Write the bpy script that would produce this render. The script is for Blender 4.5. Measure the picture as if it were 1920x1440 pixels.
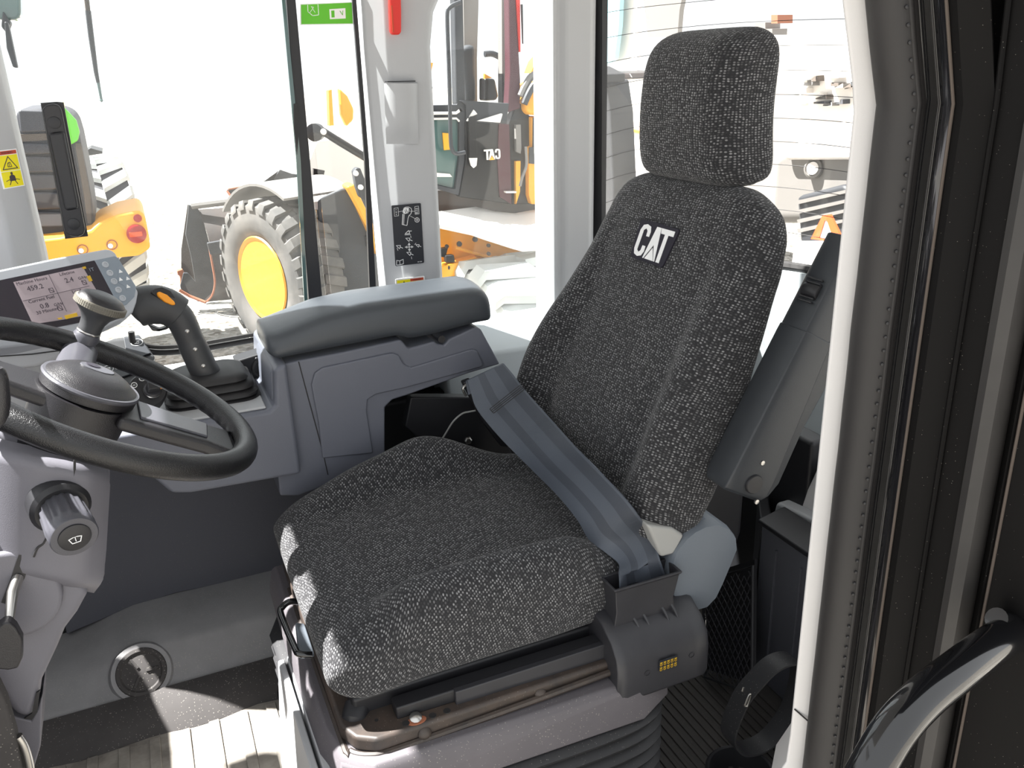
import bpy, bmesh, math, random
from math import sin, cos, pi, radians, sqrt, atan2
from mathutils import Vector, Matrix, noise
random.seed(7)
for o in list(bpy.data.objects): bpy.data.objects.remove(o)
S = bpy.context.scene
COL = S.collection
# ---------------------------------------------------------------- camera
CAM = Vector((0, 0, 1.32))
F = 1600.0
PITCH, YAW, ROLL = radians(20.6), radians(23), radians(2.05)
fw = Vector((sin(YAW)*cos(PITCH), cos(YAW)*cos(PITCH), -sin(PITCH)))
r0 = Vector((cos(YAW), -sin(YAW), 0)); u0 = r0.cross(fw)
rt = r0*cos(ROLL) - u0*sin(ROLL); up = r0*sin(ROLL) + u0*cos(ROLL)
cd = bpy.data.cameras.new('camera'); cam = bpy.data.objects.new('camera', cd); COL.objects.link(cam)
cd.sensor_width = 36; cd.lens = F/1920*36; cd.clip_start = 0.02; cd.clip_end = 400
m = Matrix.Identity(4)
for i in range(3):
    m[i][0] = rt[i]; m[i][1] = up[i]; m[i][2] = -fw[i]; m[i][3] = CAM[i]
cam.matrix_world = m
S.camera = cam
# ---------------------------------------------------------------- sky, sun, exposure
S.view_settings.view_transform = 'Standard'; S.view_settings.look = 'None'
S.view_settings.gamma = 1; S.view_settings.use_curve_mapping = False
S.view_settings.exposure = 0.0
W = bpy.data.worlds.new('world'); S.world = W; W.use_nodes = True
W.node_tree.nodes['Background'].inputs[0].default_value = (0.95, 0.975, 1.0, 1)
W.node_tree.nodes['Background'].inputs[1].default_value = 1.5
sd = bpy.data.lights.new('sun', 'SUN'); sd.energy = 28; sd.angle = radians(0.6); sd.color = (1, 0.98, 0.95)
sun = bpy.data.objects.new('sun', sd); COL.objects.link(sun)
SUN_DIR = Vector((0.45, -0.28, -0.85))
sun.rotation_euler = SUN_DIR.to_track_quat('-Z', 'Y').to_euler()
sun.location = (-3, -1, 6)

# ---------------------------------------------------------------- tracing: a photo pixel on a real plane of the cab
def ray(x, y): return fw + rt*((x-960)/F) - up*((y-720)/F)
def oy(x, y, Y): d = ray(x, y); return CAM + d*((Y-CAM.y)/d.y)
def ox(x, y, X): d = ray(x, y); return CAM + d*((X-CAM.x)/d.x)
def oz(x, y, Z): d = ray(x, y); return CAM + d*((Z-CAM.z)/d.z)

# ---------------------------------------------------------------- materials
def srgb(c): return tuple(((v/255)/12.92 if v/255 <= .04045 else ((v/255+.055)/1.055)**2.4) for v in c)
def newmat(name):
    m = bpy.data.materials.new(name); m.use_nodes = True
    return m, m.node_tree.nodes, m.node_tree.links, m.node_tree.nodes['Principled BSDF']
def mat(name, rgb, rough=.5, metal=0, bump=0, bscale=900, var=0, vscale=8, rgb2=None, spec=.5, coat=0, speck=0, emit=0):
    m, N, L, P = newmat(name)
    c = (*srgb(rgb), 1)
    P.inputs['Base Color'].default_value = c
    P.inputs['Roughness'].default_value = rough; P.inputs['Metallic'].default_value = metal
    P.inputs['Specular IOR Level'].default_value = spec
    P.inputs['Coat Weight'].default_value = coat
    tc = N.new('ShaderNodeTexCoord')
    last = None
    if var or rgb2:
        nz = N.new('ShaderNodeTexNoise'); nz.inputs['Scale'].default_value = vscale; nz.inputs['Detail'].default_value = 7
        nz.inputs['Roughness'].default_value = .65
        L.new(tc.outputs['Object'], nz.inputs['Vector'])
        rp = N.new('ShaderNodeValToRGB'); rp.color_ramp.elements[0].position = .5-.2*min(1, 1); rp.color_ramp.elements[1].position = .68
        c2 = (*srgb(rgb2), 1) if rgb2 else tuple(v*(1-var) for v in c[:3])+(1,)
        rp.color_ramp.elements[0].color = c; rp.color_ramp.elements[1].color = c2
        L.new(nz.outputs['Fac'], rp.inputs['Fac']); last = rp.outputs['Color']
    if speck:
        vz = N.new('ShaderNodeTexVoronoi'); vz.inputs['Scale'].default_value = 190
        L.new(tc.outputs['Object'], vz.inputs['Vector'])
        nz2 = N.new('ShaderNodeTexNoise'); nz2.inputs['Scale'].default_value = 14
        L.new(tc.outputs['Object'], nz2.inputs['Vector'])
        mm = N.new('ShaderNodeMath'); mm.operation = 'MULTIPLY'; mm.inputs[1].default_value = .36*speck
        L.new(nz2.outputs['Fac'], mm.inputs[0])
        lt = N.new('ShaderNodeMath'); lt.operation = 'LESS_THAN'
        L.new(vz.outputs['Distance'], lt.inputs[0]); L.new(mm.outputs[0], lt.inputs[1])
        mx = N.new('ShaderNodeMix'); mx.data_type = 'RGBA'
        m2 = N.new('ShaderNodeMath'); m2.operation = 'MULTIPLY'; m2.inputs[1].default_value = .5
        L.new(lt.outputs[0], m2.inputs[0]); L.new(m2.outputs[0], mx.inputs['Factor'])
        if last: L.new(last, mx.inputs['A'])
        else: mx.inputs['A'].default_value = c
        mx.inputs['B'].default_value = (*srgb((165, 160, 150)), 1); last = mx.outputs['Result']
    if last: L.new(last, P.inputs['Base Color'])
    if bump:
        nb = N.new('ShaderNodeTexNoise'); nb.inputs['Scale'].default_value = bscale; nb.inputs['Detail'].default_value = 2
        L.new(tc.outputs['Object'], nb.inputs['Vector'])
        b = N.new('ShaderNodeBump'); b.inputs['Strength'].default_value = bump; b.inputs['Distance'].default_value = .001
        L.new(nb.outputs['Fac'], b.inputs['Height']); L.new(b.outputs['Normal'], P.inputs['Normal'])
    if emit:
        P.inputs['Emission Color'].default_value = c; P.inputs['Emission Strength'].default_value = emit
    return m
def fabric(name, rot=0.0, sc=(150, 225, 1)):
    m, N, L, P = newmat(name)
    P.inputs['Roughness'].default_value = .9; P.inputs['Specular IOR Level'].default_value = .15
    P.inputs['Sheen Weight'].default_value = .15; P.inputs['Sheen Roughness'].default_value = .5
    tc = N.new('ShaderNodeTexCoord')
    nd = N.new('ShaderNodeTexNoise'); nd.inputs['Scale'].default_value = 9
    L.new(tc.outputs['UV'], nd.inputs['Vector'])
    va = N.new('ShaderNodeVectorMath'); va.operation = 'SCALE'; va.inputs['Scale'].default_value = .02
    L.new(nd.outputs['Color'], va.inputs[0])
    vb = N.new('ShaderNodeVectorMath'); vb.operation = 'ADD'
    L.new(tc.outputs['UV'], vb.inputs[0]); L.new(va.outputs[0], vb.inputs[1])
    mp = N.new('ShaderNodeMapping'); mp.inputs['Rotation'].default_value = (0, 0, rot); mp.inputs['Scale'].default_value = sc
    L.new(vb.outputs[0], mp.inputs['Vector'])
    vo = N.new('ShaderNodeTexVoronoi'); vo.voronoi_dimensions = '2D'; vo.inputs['Scale'].default_value = 1; vo.inputs['Randomness'].default_value = .35
    L.new(mp.outputs[0], vo.inputs['Vector'])
    rp = N.new('ShaderNodeValToRGB'); rp.color_ramp.elements[0].position = .20; rp.color_ramp.elements[1].position = .40
    rp.color_ramp.elements[0].color = (1, 1, 1, 1); rp.color_ramp.elements[1].color = (0, 0, 0, 1)
    L.new(vo.outputs['Distance'], rp.inputs['Fac'])
    sp = N.new('ShaderNodeSeparateColor'); L.new(vo.outputs['Color'], sp.inputs[0])
    pw = N.new('ShaderNodeMath'); pw.operation = 'POWER'; pw.inputs[1].default_value = 1.3; L.new(sp.outputs[0], pw.inputs[0])
    mu = N.new('ShaderNodeMath'); mu.operation = 'MULTIPLY'; L.new(rp.outputs['Color'], mu.inputs[0]); L.new(pw.outputs[0], mu.inputs[1])
    mx = N.new('ShaderNodeMix'); mx.data_type = 'RGBA'
    mx.inputs['A'].default_value = (*srgb((46, 46, 48)), 1); mx.inputs['B'].default_value = (*srgb((150, 150, 151)), 1)
    L.new(mu.outputs[0], mx.inputs['Factor']); L.new(mx.outputs['Result'], P.inputs['Base Color'])
    b = N.new('ShaderNodeBump'); b.inputs['Strength'].default_value = .7; b.inputs['Distance'].default_value = .0015
    L.new(rp.outputs['Color'], b.inputs['Height']); L.new(b.outputs['Normal'], P.inputs['Normal'])
    return m
def glassmat(name, tint=(.97, .985, .98), haze=.012):
    m, N, L, P = newmat(name); N.remove(P)
    out = N['Material Output']
    tr = N.new('ShaderNodeBsdfTransparent'); tr.inputs[0].default_value = (*tint, 1)
    gl = N.new('ShaderNodeBsdfGlossy'); gl.inputs['Roughness'].default_value = .02
    lw = N.new('ShaderNodeLayerWeight'); lw.inputs['Blend'].default_value = .5
    pw = N.new('ShaderNodeMath'); pw.operation = 'POWER'; pw.inputs[1].default_value = 5; L.new(lw.outputs['Facing'], pw.inputs[0])
    fr = N.new('ShaderNodeMath'); fr.operation = 'MULTIPLY_ADD'; fr.inputs[1].default_value = .6; fr.inputs[2].default_value = .02; L.new(pw.outputs[0], fr.inputs[0])
    a = N.new('ShaderNodeMixShader'); L.new(fr.outputs[0], a.inputs[0]); L.new(tr.outputs[0], a.inputs[1]); L.new(gl.outputs[0], a.inputs[2])
    df = N.new('ShaderNodeBsdfTranslucent'); df.inputs[0].default_value = (.8, .8, .78, 1)
    tc = N.new('ShaderNodeTexCoord'); nz = N.new('ShaderNodeTexNoise'); nz.inputs['Scale'].default_value = 5; nz.inputs['Detail'].default_value = 8
    L.new(tc.outputs['Object'], nz.inputs['Vector'])
    mu = N.new('ShaderNodeMath'); mu.operation = 'MULTIPLY'; mu.inputs[1].default_value = haze*2; L.new(nz.outputs['Fac'], mu.inputs[0])
    b = N.new('ShaderNodeMixShader'); L.new(mu.outputs[0], b.inputs[0]); L.new(a.outputs[0], b.inputs[1]); L.new(df.outputs[0], b.inputs[2])
    L.new(b.outputs[0], out.inputs['Surface'])
    return m

M = {}
M['slate'] = mat('slate_plastic', (99, 102, 112), .5, bump=.25)
M['slate_lid'] = mat('charcoal_lid_plastic', (64, 68, 73), .33, bump=.3, bscale=1400)
M['column'] = mat('grey_column_plastic', (106, 105, 112), .55, bump=.2)
M['light'] = mat('light_grey_trim', (178, 179, 181), .6, bump=.15)
M['trimwhite'] = mat('pale_trim', (206, 204, 203), .6, bump=.1)
M['sill'] = mat('pale_blue_grey_sill', (196, 204, 208), .55)
M['carpet'] = mat('dark_panel_felt', (78, 79, 86), .9, bump=.5, bscale=500, speck=.35)
M['ledge'] = mat('dusty_grey_ledge', (142, 141, 142), .7, bump=.2, speck=.9, var=.25, vscale=6)
M['ledge_d'] = mat('dusty_dark_rubber', (66, 63, 62), .8, speck=.85, var=.3, vscale=10)
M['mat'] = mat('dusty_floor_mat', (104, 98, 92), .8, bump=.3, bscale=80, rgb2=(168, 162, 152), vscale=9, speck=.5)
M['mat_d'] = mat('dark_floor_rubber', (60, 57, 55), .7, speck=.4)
M['black'] = mat('black_plastic', (34, 34, 37), .45, bump=.15)
M['blackgloss'] = mat('gloss_black_paint', (18, 18, 20), .12, coat=.6)
M['rubber'] = mat('black_rubber', (40, 39, 40), .6)
M['sealr'] = mat('seal_rubber', (36, 34, 34), .6, bump=.3, bscale=120)
M['jamb'] = mat('dusty_black_jamb', (13, 12, 12), .6, speck=.3, spec=.12)
M['jambgrey'] = mat('worn_grey_seal', (50, 48, 47), .55, var=.4, vscale=7)
M['tan'] = mat('tan_edge', (84, 76, 70), .8, spec=.2)
M['wheel'] = mat('wheel_rubber', (21, 21, 23), .3, bump=.7, bscale=700)
M['hub'] = mat('hub_plastic', (32, 31, 34), .36, bump=.5, bscale=900)
M['stick'] = mat('joystick_plastic', (60, 61, 63), .45, bump=.3)
M['satin'] = mat('satin_spoke', (76, 76, 82), .3, bump=.2)
M['metal'] = mat('steel', (190, 188, 184), .3, metal=1)
M['darkmetal'] = mat('painted_dark_steel', (46, 43, 42), .5, rgb2=(78, 66, 58), vscale=14, speck=.5)
M['rust'] = mat('orange_rust', (150, 92, 66), .9)
M['bellow'] = mat('bellows_rubber', (44, 44, 46), .5, speck=.55)
M['basegrey'] = mat('dusty_grey_base', (98, 94, 98), .6, speck=.8, var=.15)
M['cover'] = mat('blue_grey_cover', (108, 115, 123), .5, bump=.15)
M['lever'] = mat('pale_grey_lever', (165, 165, 162), .5)
M['belt'] = mat('belt_webbing', (78, 84, 94), .55, bump=.5, bscale=1500)
M['belt2'] = mat('belt_webbing_dark_band', (64, 69, 78), .55, bump=.5, bscale=1500)
M['retract'] = mat('retractor_plastic', (52, 52, 56), .42, var=.2, vscale=20, bump=.1)
M['arm'] = mat('armrest_plastic', (50, 53, 57), .42, bump=.25, bscale=1300)
M['white'] = mat('white_print', (240, 240, 240), .6)
M['decalblack'] = mat('decal_black', (40, 42, 48), .4)
M['yellowd'] = mat('decal_yellow', (240, 225, 20), .5)
M['redd'] = mat('decal_red_brown', (190, 70, 40), .5)
M['orange'] = mat('orange_switch', (250, 160, 30), .4)
M['gold'] = mat('gold_label', (205, 165, 40), .4)
M['red'] = mat('red_plastic', (215, 45, 35), .4)
M['green'] = mat('green_sticker', (95, 190, 40), .5)
M['emblem'] = mat('patch_black', (30, 27, 40), .8, bump=.4)
M['screen'] = mat('lcd_screen', (150, 138, 142), .25, emit=.22)
M['screend'] = mat('lcd_dark', (46, 42, 50), .2)
M['ink'] = mat('lcd_ink', (60, 52, 62), .4)
M['led'] = mat('green_led', (30, 220, 80), .4, emit=2)
M['housing'] = mat('monitor_housing', (176, 180, 186), .5, bump=.1)
M['button'] = mat('button_grey', (132, 142, 152), .4)
M['grip'] = mat('knob_grip_band', (112, 108, 98), .55)
M['glass'] = glassmat('window_glass')
M['glassr'] = glassmat('rear_window_glass', (.97, .97, .96), .015)
M['yellow'] = mat('loader_yellow', (246, 170, 44), .45, var=.1, vscale=3)
M['lblack'] = mat('loader_black', (20, 18, 20), .35, var=.3, vscale=3)
M['ldark'] = mat('loader_grey', (50, 52, 57), .5, var=.25, vscale=2)
M['tyre'] = mat('tyre_rubber', (70, 70, 70), .85, rgb2=(116, 112, 108), vscale=3)
M['paletyre'] = mat('overexposed_tyre', (206, 208, 206), .9, var=.2, vscale=4)  # tyre rubber coloured near white as if overexposed by sun
M['tyredark'] = mat('tyre_rubber_dark', (50, 50, 58), .6, var=.3, vscale=2)
M['lglass'] = mat('loader_glass', (78, 104, 102), .08, var=.3, vscale=1.5, spec=.8)
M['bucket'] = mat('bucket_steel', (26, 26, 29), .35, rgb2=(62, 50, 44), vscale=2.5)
M['hood'] = mat('hood_paint_and_glare', (232, 226, 220), .45)  # pale hood paint, also stands in for overexposed grey and yellow bodies
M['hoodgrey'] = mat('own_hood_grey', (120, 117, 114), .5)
M['warnorange'] = mat('reflective_orange', (240, 92, 40), .4)
M['lampred'] = mat('tail_lamp_red', (150, 14, 8), .2)
M['lampor'] = mat('tail_lamp_orange', (215, 75, 20), .2)
M['teal'] = mat('teal_wall', (150, 196, 206), .7)
M['maroon'] = mat('maroon_paint', (66, 24, 34), .4)
M['fabric'] = fabric('seat_knit_back', 0, (150, 235, 1))
M['fabric2'] = fabric('seat_knit_cushion', radians(-28), (165, 235, 1))
# ---------------------------------------------------------------- building helpers
def link(o, parent=None):
    COL.objects.link(o)
    if parent is not None: o.parent = parent
    return o
def obj(name, bm, m, parent=None, bevel=0, seg=2, smooth=True, sub=0, angle=38, recalc=True):
    if recalc: bmesh.ops.recalc_face_normals(bm, faces=bm.faces[:])
    me = bpy.data.meshes.new(name); bm.to_mesh(me); bm.free()
    ms = m if isinstance(m, (list, tuple)) else [m]
    for q in ms: me.materials.append(M[q] if isinstance(q, str) else q)
    if smooth:
        me.polygons.foreach_set('use_smooth', [True]*len(me.polygons))
        if not bevel: me.set_sharp_from_angle(angle=radians(angle))
    o = bpy.data.objects.new(name, me); link(o, parent)
    if bevel:
        b = o.modifiers.new('bevel', 'BEVEL'); b.width = bevel; b.segments = seg; b.limit_method = 'ANGLE'; b.angle_limit = radians(30)
        b.harden_normals = True
    if sub:
        s = o.modifiers.new('sub', 'SUBSURF'); s.levels = sub; s.render_levels = sub
    return o
def tag(o, label, cat=None, group=None, kind=None):
    o['label'] = label
    if cat: o['category'] = cat
    if group: o['group'] = group
    if kind: o['kind'] = kind
    return o
def thing(name, loc, label, cat, group=None):
    o = bpy.data.objects.new(name, None); o.empty_display_size = .05; link(o); o.location = loc
    return tag(o, label, cat, group)
class Kid:
    """adds parts to a thing; geometry is given in cab coordinates and kept in place"""
    def __init__(s, root): s.root = root
    def __call__(s, name, bm, m, parent=None, **k):
        p = parent or s.root
        lab = k.pop('label', None); kind = k.pop('kind', None)
        base = Vector((0, 0, 0)); q = p
        while q is not None: base += q.location; q = q.parent
        bmesh.ops.translate(bm, verts=bm.verts[:], vec=-base)
        o = obj(name, bm, m, p, **k)
        if lab: o['label'] = lab
        if kind: o['kind'] = kind
        return o
def nb(): return bmesh.new()
def box(bm, a, b):
    a, b = Vector(a), Vector(b)
    vs = [bm.verts.new((x, y, z)) for x in (a.x, b.x) for y in (a.y, b.y) for z in (a.z, b.z)]
    for f in ((0,1,3,2),(4,6,7,5),(0,4,5,1),(2,3,7,6),(0,2,6,4),(1,5,7,3)): bm.faces.new([vs[i] for i in f])
    return bm
def fbox(bm, fr, a, b):
    """box in a frame matrix"""
    n = len(bm.verts); box(bm, a, b); bm.verts.ensure_lookup_table()
    for v in bm.verts[n:]: v.co = fr @ v.co
    return bm
def slab(bm, pts, off):
    """polygon given by 3D points, pushed along off"""
    off = Vector(off); A = [bm.verts.new(Vector(p)) for p in pts]; B = [bm.verts.new(Vector(p)+off) for p in pts]
    n = len(A)
    bm.faces.new(A); bm.faces.new(B[::-1])
    for i in range(n): bm.faces.new((A[i], B[i], B[(i+1) % n], A[(i+1) % n]))
    return bm
def ytrace(bm, px, Y, d):
    """outline traced on the plane y=Y, d metres thick going away from the door"""
    return slab(bm, [oy(x, y, Y) for x, y in px], (0, d, 0))
def frame(o, x, y):
    x = Vector(x).normalized(); y = Vector(y); z = x.cross(y).normalized(); y = z.cross(x)
    m = Matrix.Identity(4)
    for i in range(3): m[i][0] = x[i]; m[i][1] = y[i]; m[i][2] = z[i]; m[i][3] = o[i]
    return m
def zframe(o, z, x=(1, 0, 0)):
    z = Vector(z).normalized(); x = Vector(x); y = z.cross(x).normalized(); x = y.cross(z)
    m = Matrix.Identity(4)
    for i in range(3): m[i][0] = x[i]; m[i][1] = y[i]; m[i][2] = z[i]; m[i][3] = o[i]
    return m
def catmull(pts, n=6, closed=False):
    P = [Vector(p) for p in pts]; out = []; N = len(P)
    rng = range(N) if closed else range(N-1)
    for i in rng:
        if closed: a, b, c, d = P[(i-1) % N], P[i], P[(i+1) % N], P[(i+2) % N]
        else: a, b, c, d = P[max(i-1, 0)], P[i], P[i+1], P[min(i+2, N-1)]
        for k in range(n):
            t = k/n
            out.append(.5*((2*b)+(c-a)*t+(2*a-5*b+4*c-d)*t*t+(3*b-a-3*c+d)*t**3))
    if not closed: out.append(P[-1])
    return out
def tube(bm, pts, r, seg=12, closed=False, flat=1.0, flatdir=None, cap=True):
    P = [Vector(p) for p in pts]; n = len(P)
    R = r if isinstance(r, (list, tuple)) else [r]*n
    rings = []; prev = None
    for i, p in enumerate(P):
        a = P[(i-1) % n] if (closed or i > 0) else P[i]
        b = P[(i+1) % n] if (closed or i < n-1) else P[i]
        t = (b-a).normalized()
        if flatdir is not None: u = Vector(flatdir); u = (u - t*u.dot(t)).normalized()
        elif prev is None:
            u = Vector((0, 0, 1)); 
            if abs(t.z) > .9: u = Vector((1, 0, 0))
            u = (u - t*u.dot(t)).normalized()
        else: u = (prev - t*prev.dot(t)).normalized()
        prev = u; v = t.cross(u)
        rings.append([bm.verts.new(p + u*(R[i]*flat*cos(2*pi*k/seg)) + v*(R[i]*sin(2*pi*k/seg))) for k in range(seg)])
    m = n if closed else n-1
    for i in range(m):
        A, B = rings[i], rings[(i+1) % n]
        for k in range(seg): bm.faces.new((A[k], A[(k+1) % seg], B[(k+1) % seg], B[k]))
    if not closed and cap: bm.faces.new(rings[0][::-1]); bm.faces.new(rings[-1])
    return bm
def lathe(bm, fr, prof, seg=24, cap=True):
    """profile [(radius, height)] about the frame's z"""
    rings = []
    for r, h in prof:
        rings.append([bm.verts.new(fr @ Vector((r*cos(2*pi*k/seg), r*sin(2*pi*k/seg), h))) for k in range(seg)])
    for A, B in zip(rings, rings[1:]):
        for k in range(seg): bm.faces.new((A[k], A[(k+1) % seg], B[(k+1) % seg], B[k]))
    if cap: bm.faces.new(rings[0][::-1]); bm.faces.new(rings[-1])
    return bm
def loft(bm, rings, cap=True, closed=False, uv=None):
    V = [[bm.verts.new(p) for p in R] for R in rings]; n = len(V[0])
    lay = bm.loops.layers.uv.verify() if uv else None
    m = len(V) if closed else len(V)-1
    for i in range(m):
        A, B = V[i], V[(i+1) % len(V)]
        for k in range(n):
            k2 = (k+1) % n
            f = bm.faces.new((A[k], A[k2], B[k2], B[k]))
            if uv:
                ul = [(uv[i][k]), (uv[i][k+1]), (uv[i+1][k+1]), (uv[i+1][k])]
                for lp, q in zip(f.loops, ul): lp[lay].uv = q
    if cap and not closed:
        bm.faces.new(V[0][::-1]); bm.faces.new(V[-1])
    return bm
def uvrings(rings, rev=False):
    """uv in metres: along each ring from its start and along the loft"""
    out = []; v = 0
    for i, R in enumerate(rings):
        if i:
            n = len(R)//4
            v += (Vector(R[n])-Vector(rings[i-1][n])).length
        # centre the arc length on quarter point (front centre)
        L = [0]
        for k in range(len(R)): L.append(L[-1] + (Vector(R[(k+1) % len(R)])-Vector(R[k])).length)
        c = L[len(R)//4]
        out.append([(l-c, v) for l in L])
    return out
def sheet(bm, rows, th):
    """open grid of points thickened along its normals"""
    nu, nv = len(rows), len(rows[0])
    def nrm(i, j):
        a = Vector(rows[min(i+1, nu-1)][j])-Vector(rows[max(i-1, 0)][j]); b = Vector(rows[i][min(j+1, nv-1)])-Vector(rows[i][max(j-1, 0)])
        return a.cross(b).normalized()
    A = [[bm.verts.new(rows[i][j]) for j in range(nv)] for i in range(nu)]
    B = [[bm.verts.new(Vector(rows[i][j])+nrm(i, j)*th) for j in range(nv)] for i in range(nu)]
    for i in range(nu-1):
        for j in range(nv-1):
            bm.faces.new((A[i][j], A[i][j+1], A[i+1][j+1], A[i+1][j])); bm.faces.new((B[i][j], B[i+1][j], B[i+1][j+1], B[i][j+1]))
    for i in range(nu-1):
        bm.faces.new((A[i][0], A[i+1][0], B[i+1][0], B[i][0])); bm.faces.new((A[i][-1], B[i][-1], B[i+1][-1], A[i+1][-1]))
    for j in range(nv-1):
        bm.faces.new((A[0][j], B[0][j], B[0][j+1], A[0][j+1])); bm.faces.new((A[-1][j], A[-1][j+1], B[-1][j+1], B[-1][j]))
    return bm
def text(bm, s, size, fr, depth=.0004, align='CENTER', sx=1.0):
    cu = bpy.data.curves.new('t', 'FONT'); cu.body = s; cu.size = size; cu.align_x = align; cu.align_y = 'CENTER'; cu.resolution_u = 2
    cu.extrude = depth
    o = bpy.data.objects.new('t', cu); me = bpy.data.meshes.new_from_object(o)
    me.transform(fr @ Matrix.Diagonal((sx, 1, 1, 1)))
    bm.from_mesh(me); bpy.data.objects.remove(o); bpy.data.curves.remove(cu); bpy.data.meshes.remove(me)
    return bm
def plate(bm, fr, pts, z0, z1):
    return slab(bm, [fr @ Vector((x, y, z0)) for x, y in pts], (fr.to_3x3() @ Vector((0, 0, z1-z0))))
def stroke(bm, fr, pts, w, z=.0004, closed=False):
    """thin printed line as a flat strip box"""
    P = list(pts)+([pts[0]] if closed else [])
    for (x0, y0), (x1, y1) in zip(P, P[1:]):
        d = Vector((x1-x0, y1-y0)); 
        if d.length < 1e-7: continue
        d.normalize(); n = Vector((-d.y, d.x))*w/2; e = d*w*.3
        plate(bm, fr, [(x0-e.x+n.x, y0-e.y+n.y), (x0-e.x-n.x, y0-e.y-n.y), (x1+e.x-n.x, y1+e.y-n.y), (x1+e.x+n.x, y1+e.y+n.y)], z*.2, z)
    return bm
def rrect(w, h, r, n=5, cx=0, cy=0):
    out = []
    for (sx, sy, a0) in ((1, 1, 0), (-1, 1, pi/2), (-1, -1, pi), (1, -1, 1.5*pi)):
        for k in range(n+1):
            a = a0+pi/2*k/n; out.append((cx+sx*(w/2-r)+r*cos(a), cy+sy*(h/2-r)+r*sin(a)))
    return out
def circ(r, n=20, cx=0, cy=0): return [(cx+r*cos(2*pi*k/n), cy+r*sin(2*pi*k/n)) for k in range(n)]
def lerp(a, b, t): return a+(b-a)*t
def interp(tab, x):
    if x <= tab[0][0]: return tab[0][1]
    for (a, b), (c, d) in zip(tab, tab[1:]):
        if x <= c:
            t = (x-a)/(c-a); t = t*t*(3-2*t); return b+(d-b)*t
    return tab[-1][1]
def sm(a, b, x): t = max(0, min(1, (x-a)/(b-a))); return t*t*(3-2*t)
# ================================================================ CAB STRUCTURE
def struct(name, bm, m, label, **k): return tag(obj(name, bm, m, **k), label, kind='structure')
def sthing(name, label):
    o = bpy.data.objects.new(name, None); link(o); return tag(o, label, kind='structure')
YW_ = 1.98     # right wall / glass plane
# floor slab
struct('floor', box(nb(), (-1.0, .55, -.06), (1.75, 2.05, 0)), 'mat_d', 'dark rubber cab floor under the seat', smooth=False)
# mat with low ribs in front of the seat
fm = sthing('floor_mat', 'dusty ribbed rubber floor mat, sunlit in front of the seat'); K = Kid(fm)
K('mat_base', box(nb(), (-.62, .75, .0), (.42, 1.655, .008)), 'mat', bevel=.002)
b = nb(); x = -.6
for i in range(17):
    pts = [(-.59+i*.06, .78), (-.59+i*.06, 1.625)]
    fbox(b, Matrix.Identity(4), (pts[0][0], pts[0][1], .007), (pts[0][0]+.022, pts[1][1], .0125))
K('mat_ribs', b, 'mat', bevel=.002, kind='stuff', label='wide low ribs of the floor mat')
# rear floor with narrow ribs
rf = sthing('floor_rib_panel', 'dark narrow ribbed floor beside the rear bellows'); K = Kid(rf)
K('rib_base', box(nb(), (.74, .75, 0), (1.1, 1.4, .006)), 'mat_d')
for i in range(17):
    q = box(nb(), (.765+i*.0185, .78, .005), (.773+i*.0185, 1.32, .0095))
    K('rib', q, 'mat_d', bevel=.001)
# right wall: lower felt panel, ledge, skirt
wr = sthing('wall_right', 'dark felt lined lower right wall of the cab'); K = Kid(wr)
K('felt_panel', ytrace(nb(), [(125, 1190), (160, 1175), (250, 1137), (330, 1112), (420, 1094), (530, 1080), (640, 1068), (700, 1060), (745, 705), (470, 722), (40, 775)], 1.945, .03), 'carpet', bevel=.003)
K('outer_skin', box(nb(), (-.75, 1.975, -.02), (1.12, 2.03, .68)), 'black')
K('rear_dark_panel', box(nb(), (.42, 1.89, .0), (1.1, 1.94, .56)), 'black', bevel=.01)
# ledge lofted along X : section wall top -> ridge -> skirt bottom
rows = []
for i in range(27):
    x = -.62+i*.045; k = sm(-.45, .1, x)
    zt = lerp(.085, .135, sm(-.35, -.15, x)); zr = zt-.03
    rows.append([Vector((x, 1.97, zt+.002)), Vector((x, 1.93, zt)), Vector((x, 1.86, zt-.010)), Vector((x, 1.806, zr+.008)), Vector((x, 1.798, zr+.002)), Vector((x, 1.745, .050)), Vector((x, 1.733, .044)), Vector((x, 1.722, .03)), Vector((x, 1.715, -.01))])
lg = struct('baseboard_right', sheet(nb(), rows, -.012), 'ledge', 'dusty grey moulded ledge along the foot of the right wall')
rows = []
for i in range(27):
    x = -.62+i*.045; w = .006*noise.noise(Vector((x*9, 0, 0)))
    rows.append([Vector((x, 1.725, .052)), Vector((x, 1.70, .046)), Vector((x, 1.67+w, .030)), Vector((x, 1.645+w*2, .012)), Vector((x, 1.635+w*2.5, .004))])
struct('trim_1', sheet(nb(), rows, -.006), 'ledge_d', 'dark dusty rubber lip between ledge and floor mat')
cap = thing('drain_cover', oz(262, 1262, .075), 'round dark dusty cover on the grey right-hand ledge', 'cover'); K = Kid(cap)
c0 = Vector((-.168, 1.757, .088)); fr = zframe(c0, (0, -.72, .69))
K('boss', lathe(nb(), fr @ Matrix.Translation((0, 0, -.035)), [(.074, -.01), (.068, .026), (.062, .037), (.054, .037)], 40), 'ledge')
K('cap_disc', lathe(nb(), fr, [(.055, -.03), (.055, -.002), (.051, .006), (.044, .007), (.040, .003), (.030, .004), (.0, .005)], 40), 'ledge_d')
b = nb()
for a in (0, 2.1, 4.2): fbox(b, fr @ Matrix.Rotation(a, 4, 'Z'), (.010, -.003, .003), (.036, .003, .008))
K('cap_rib', b, 'ledge_d', bevel=.001)

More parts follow.
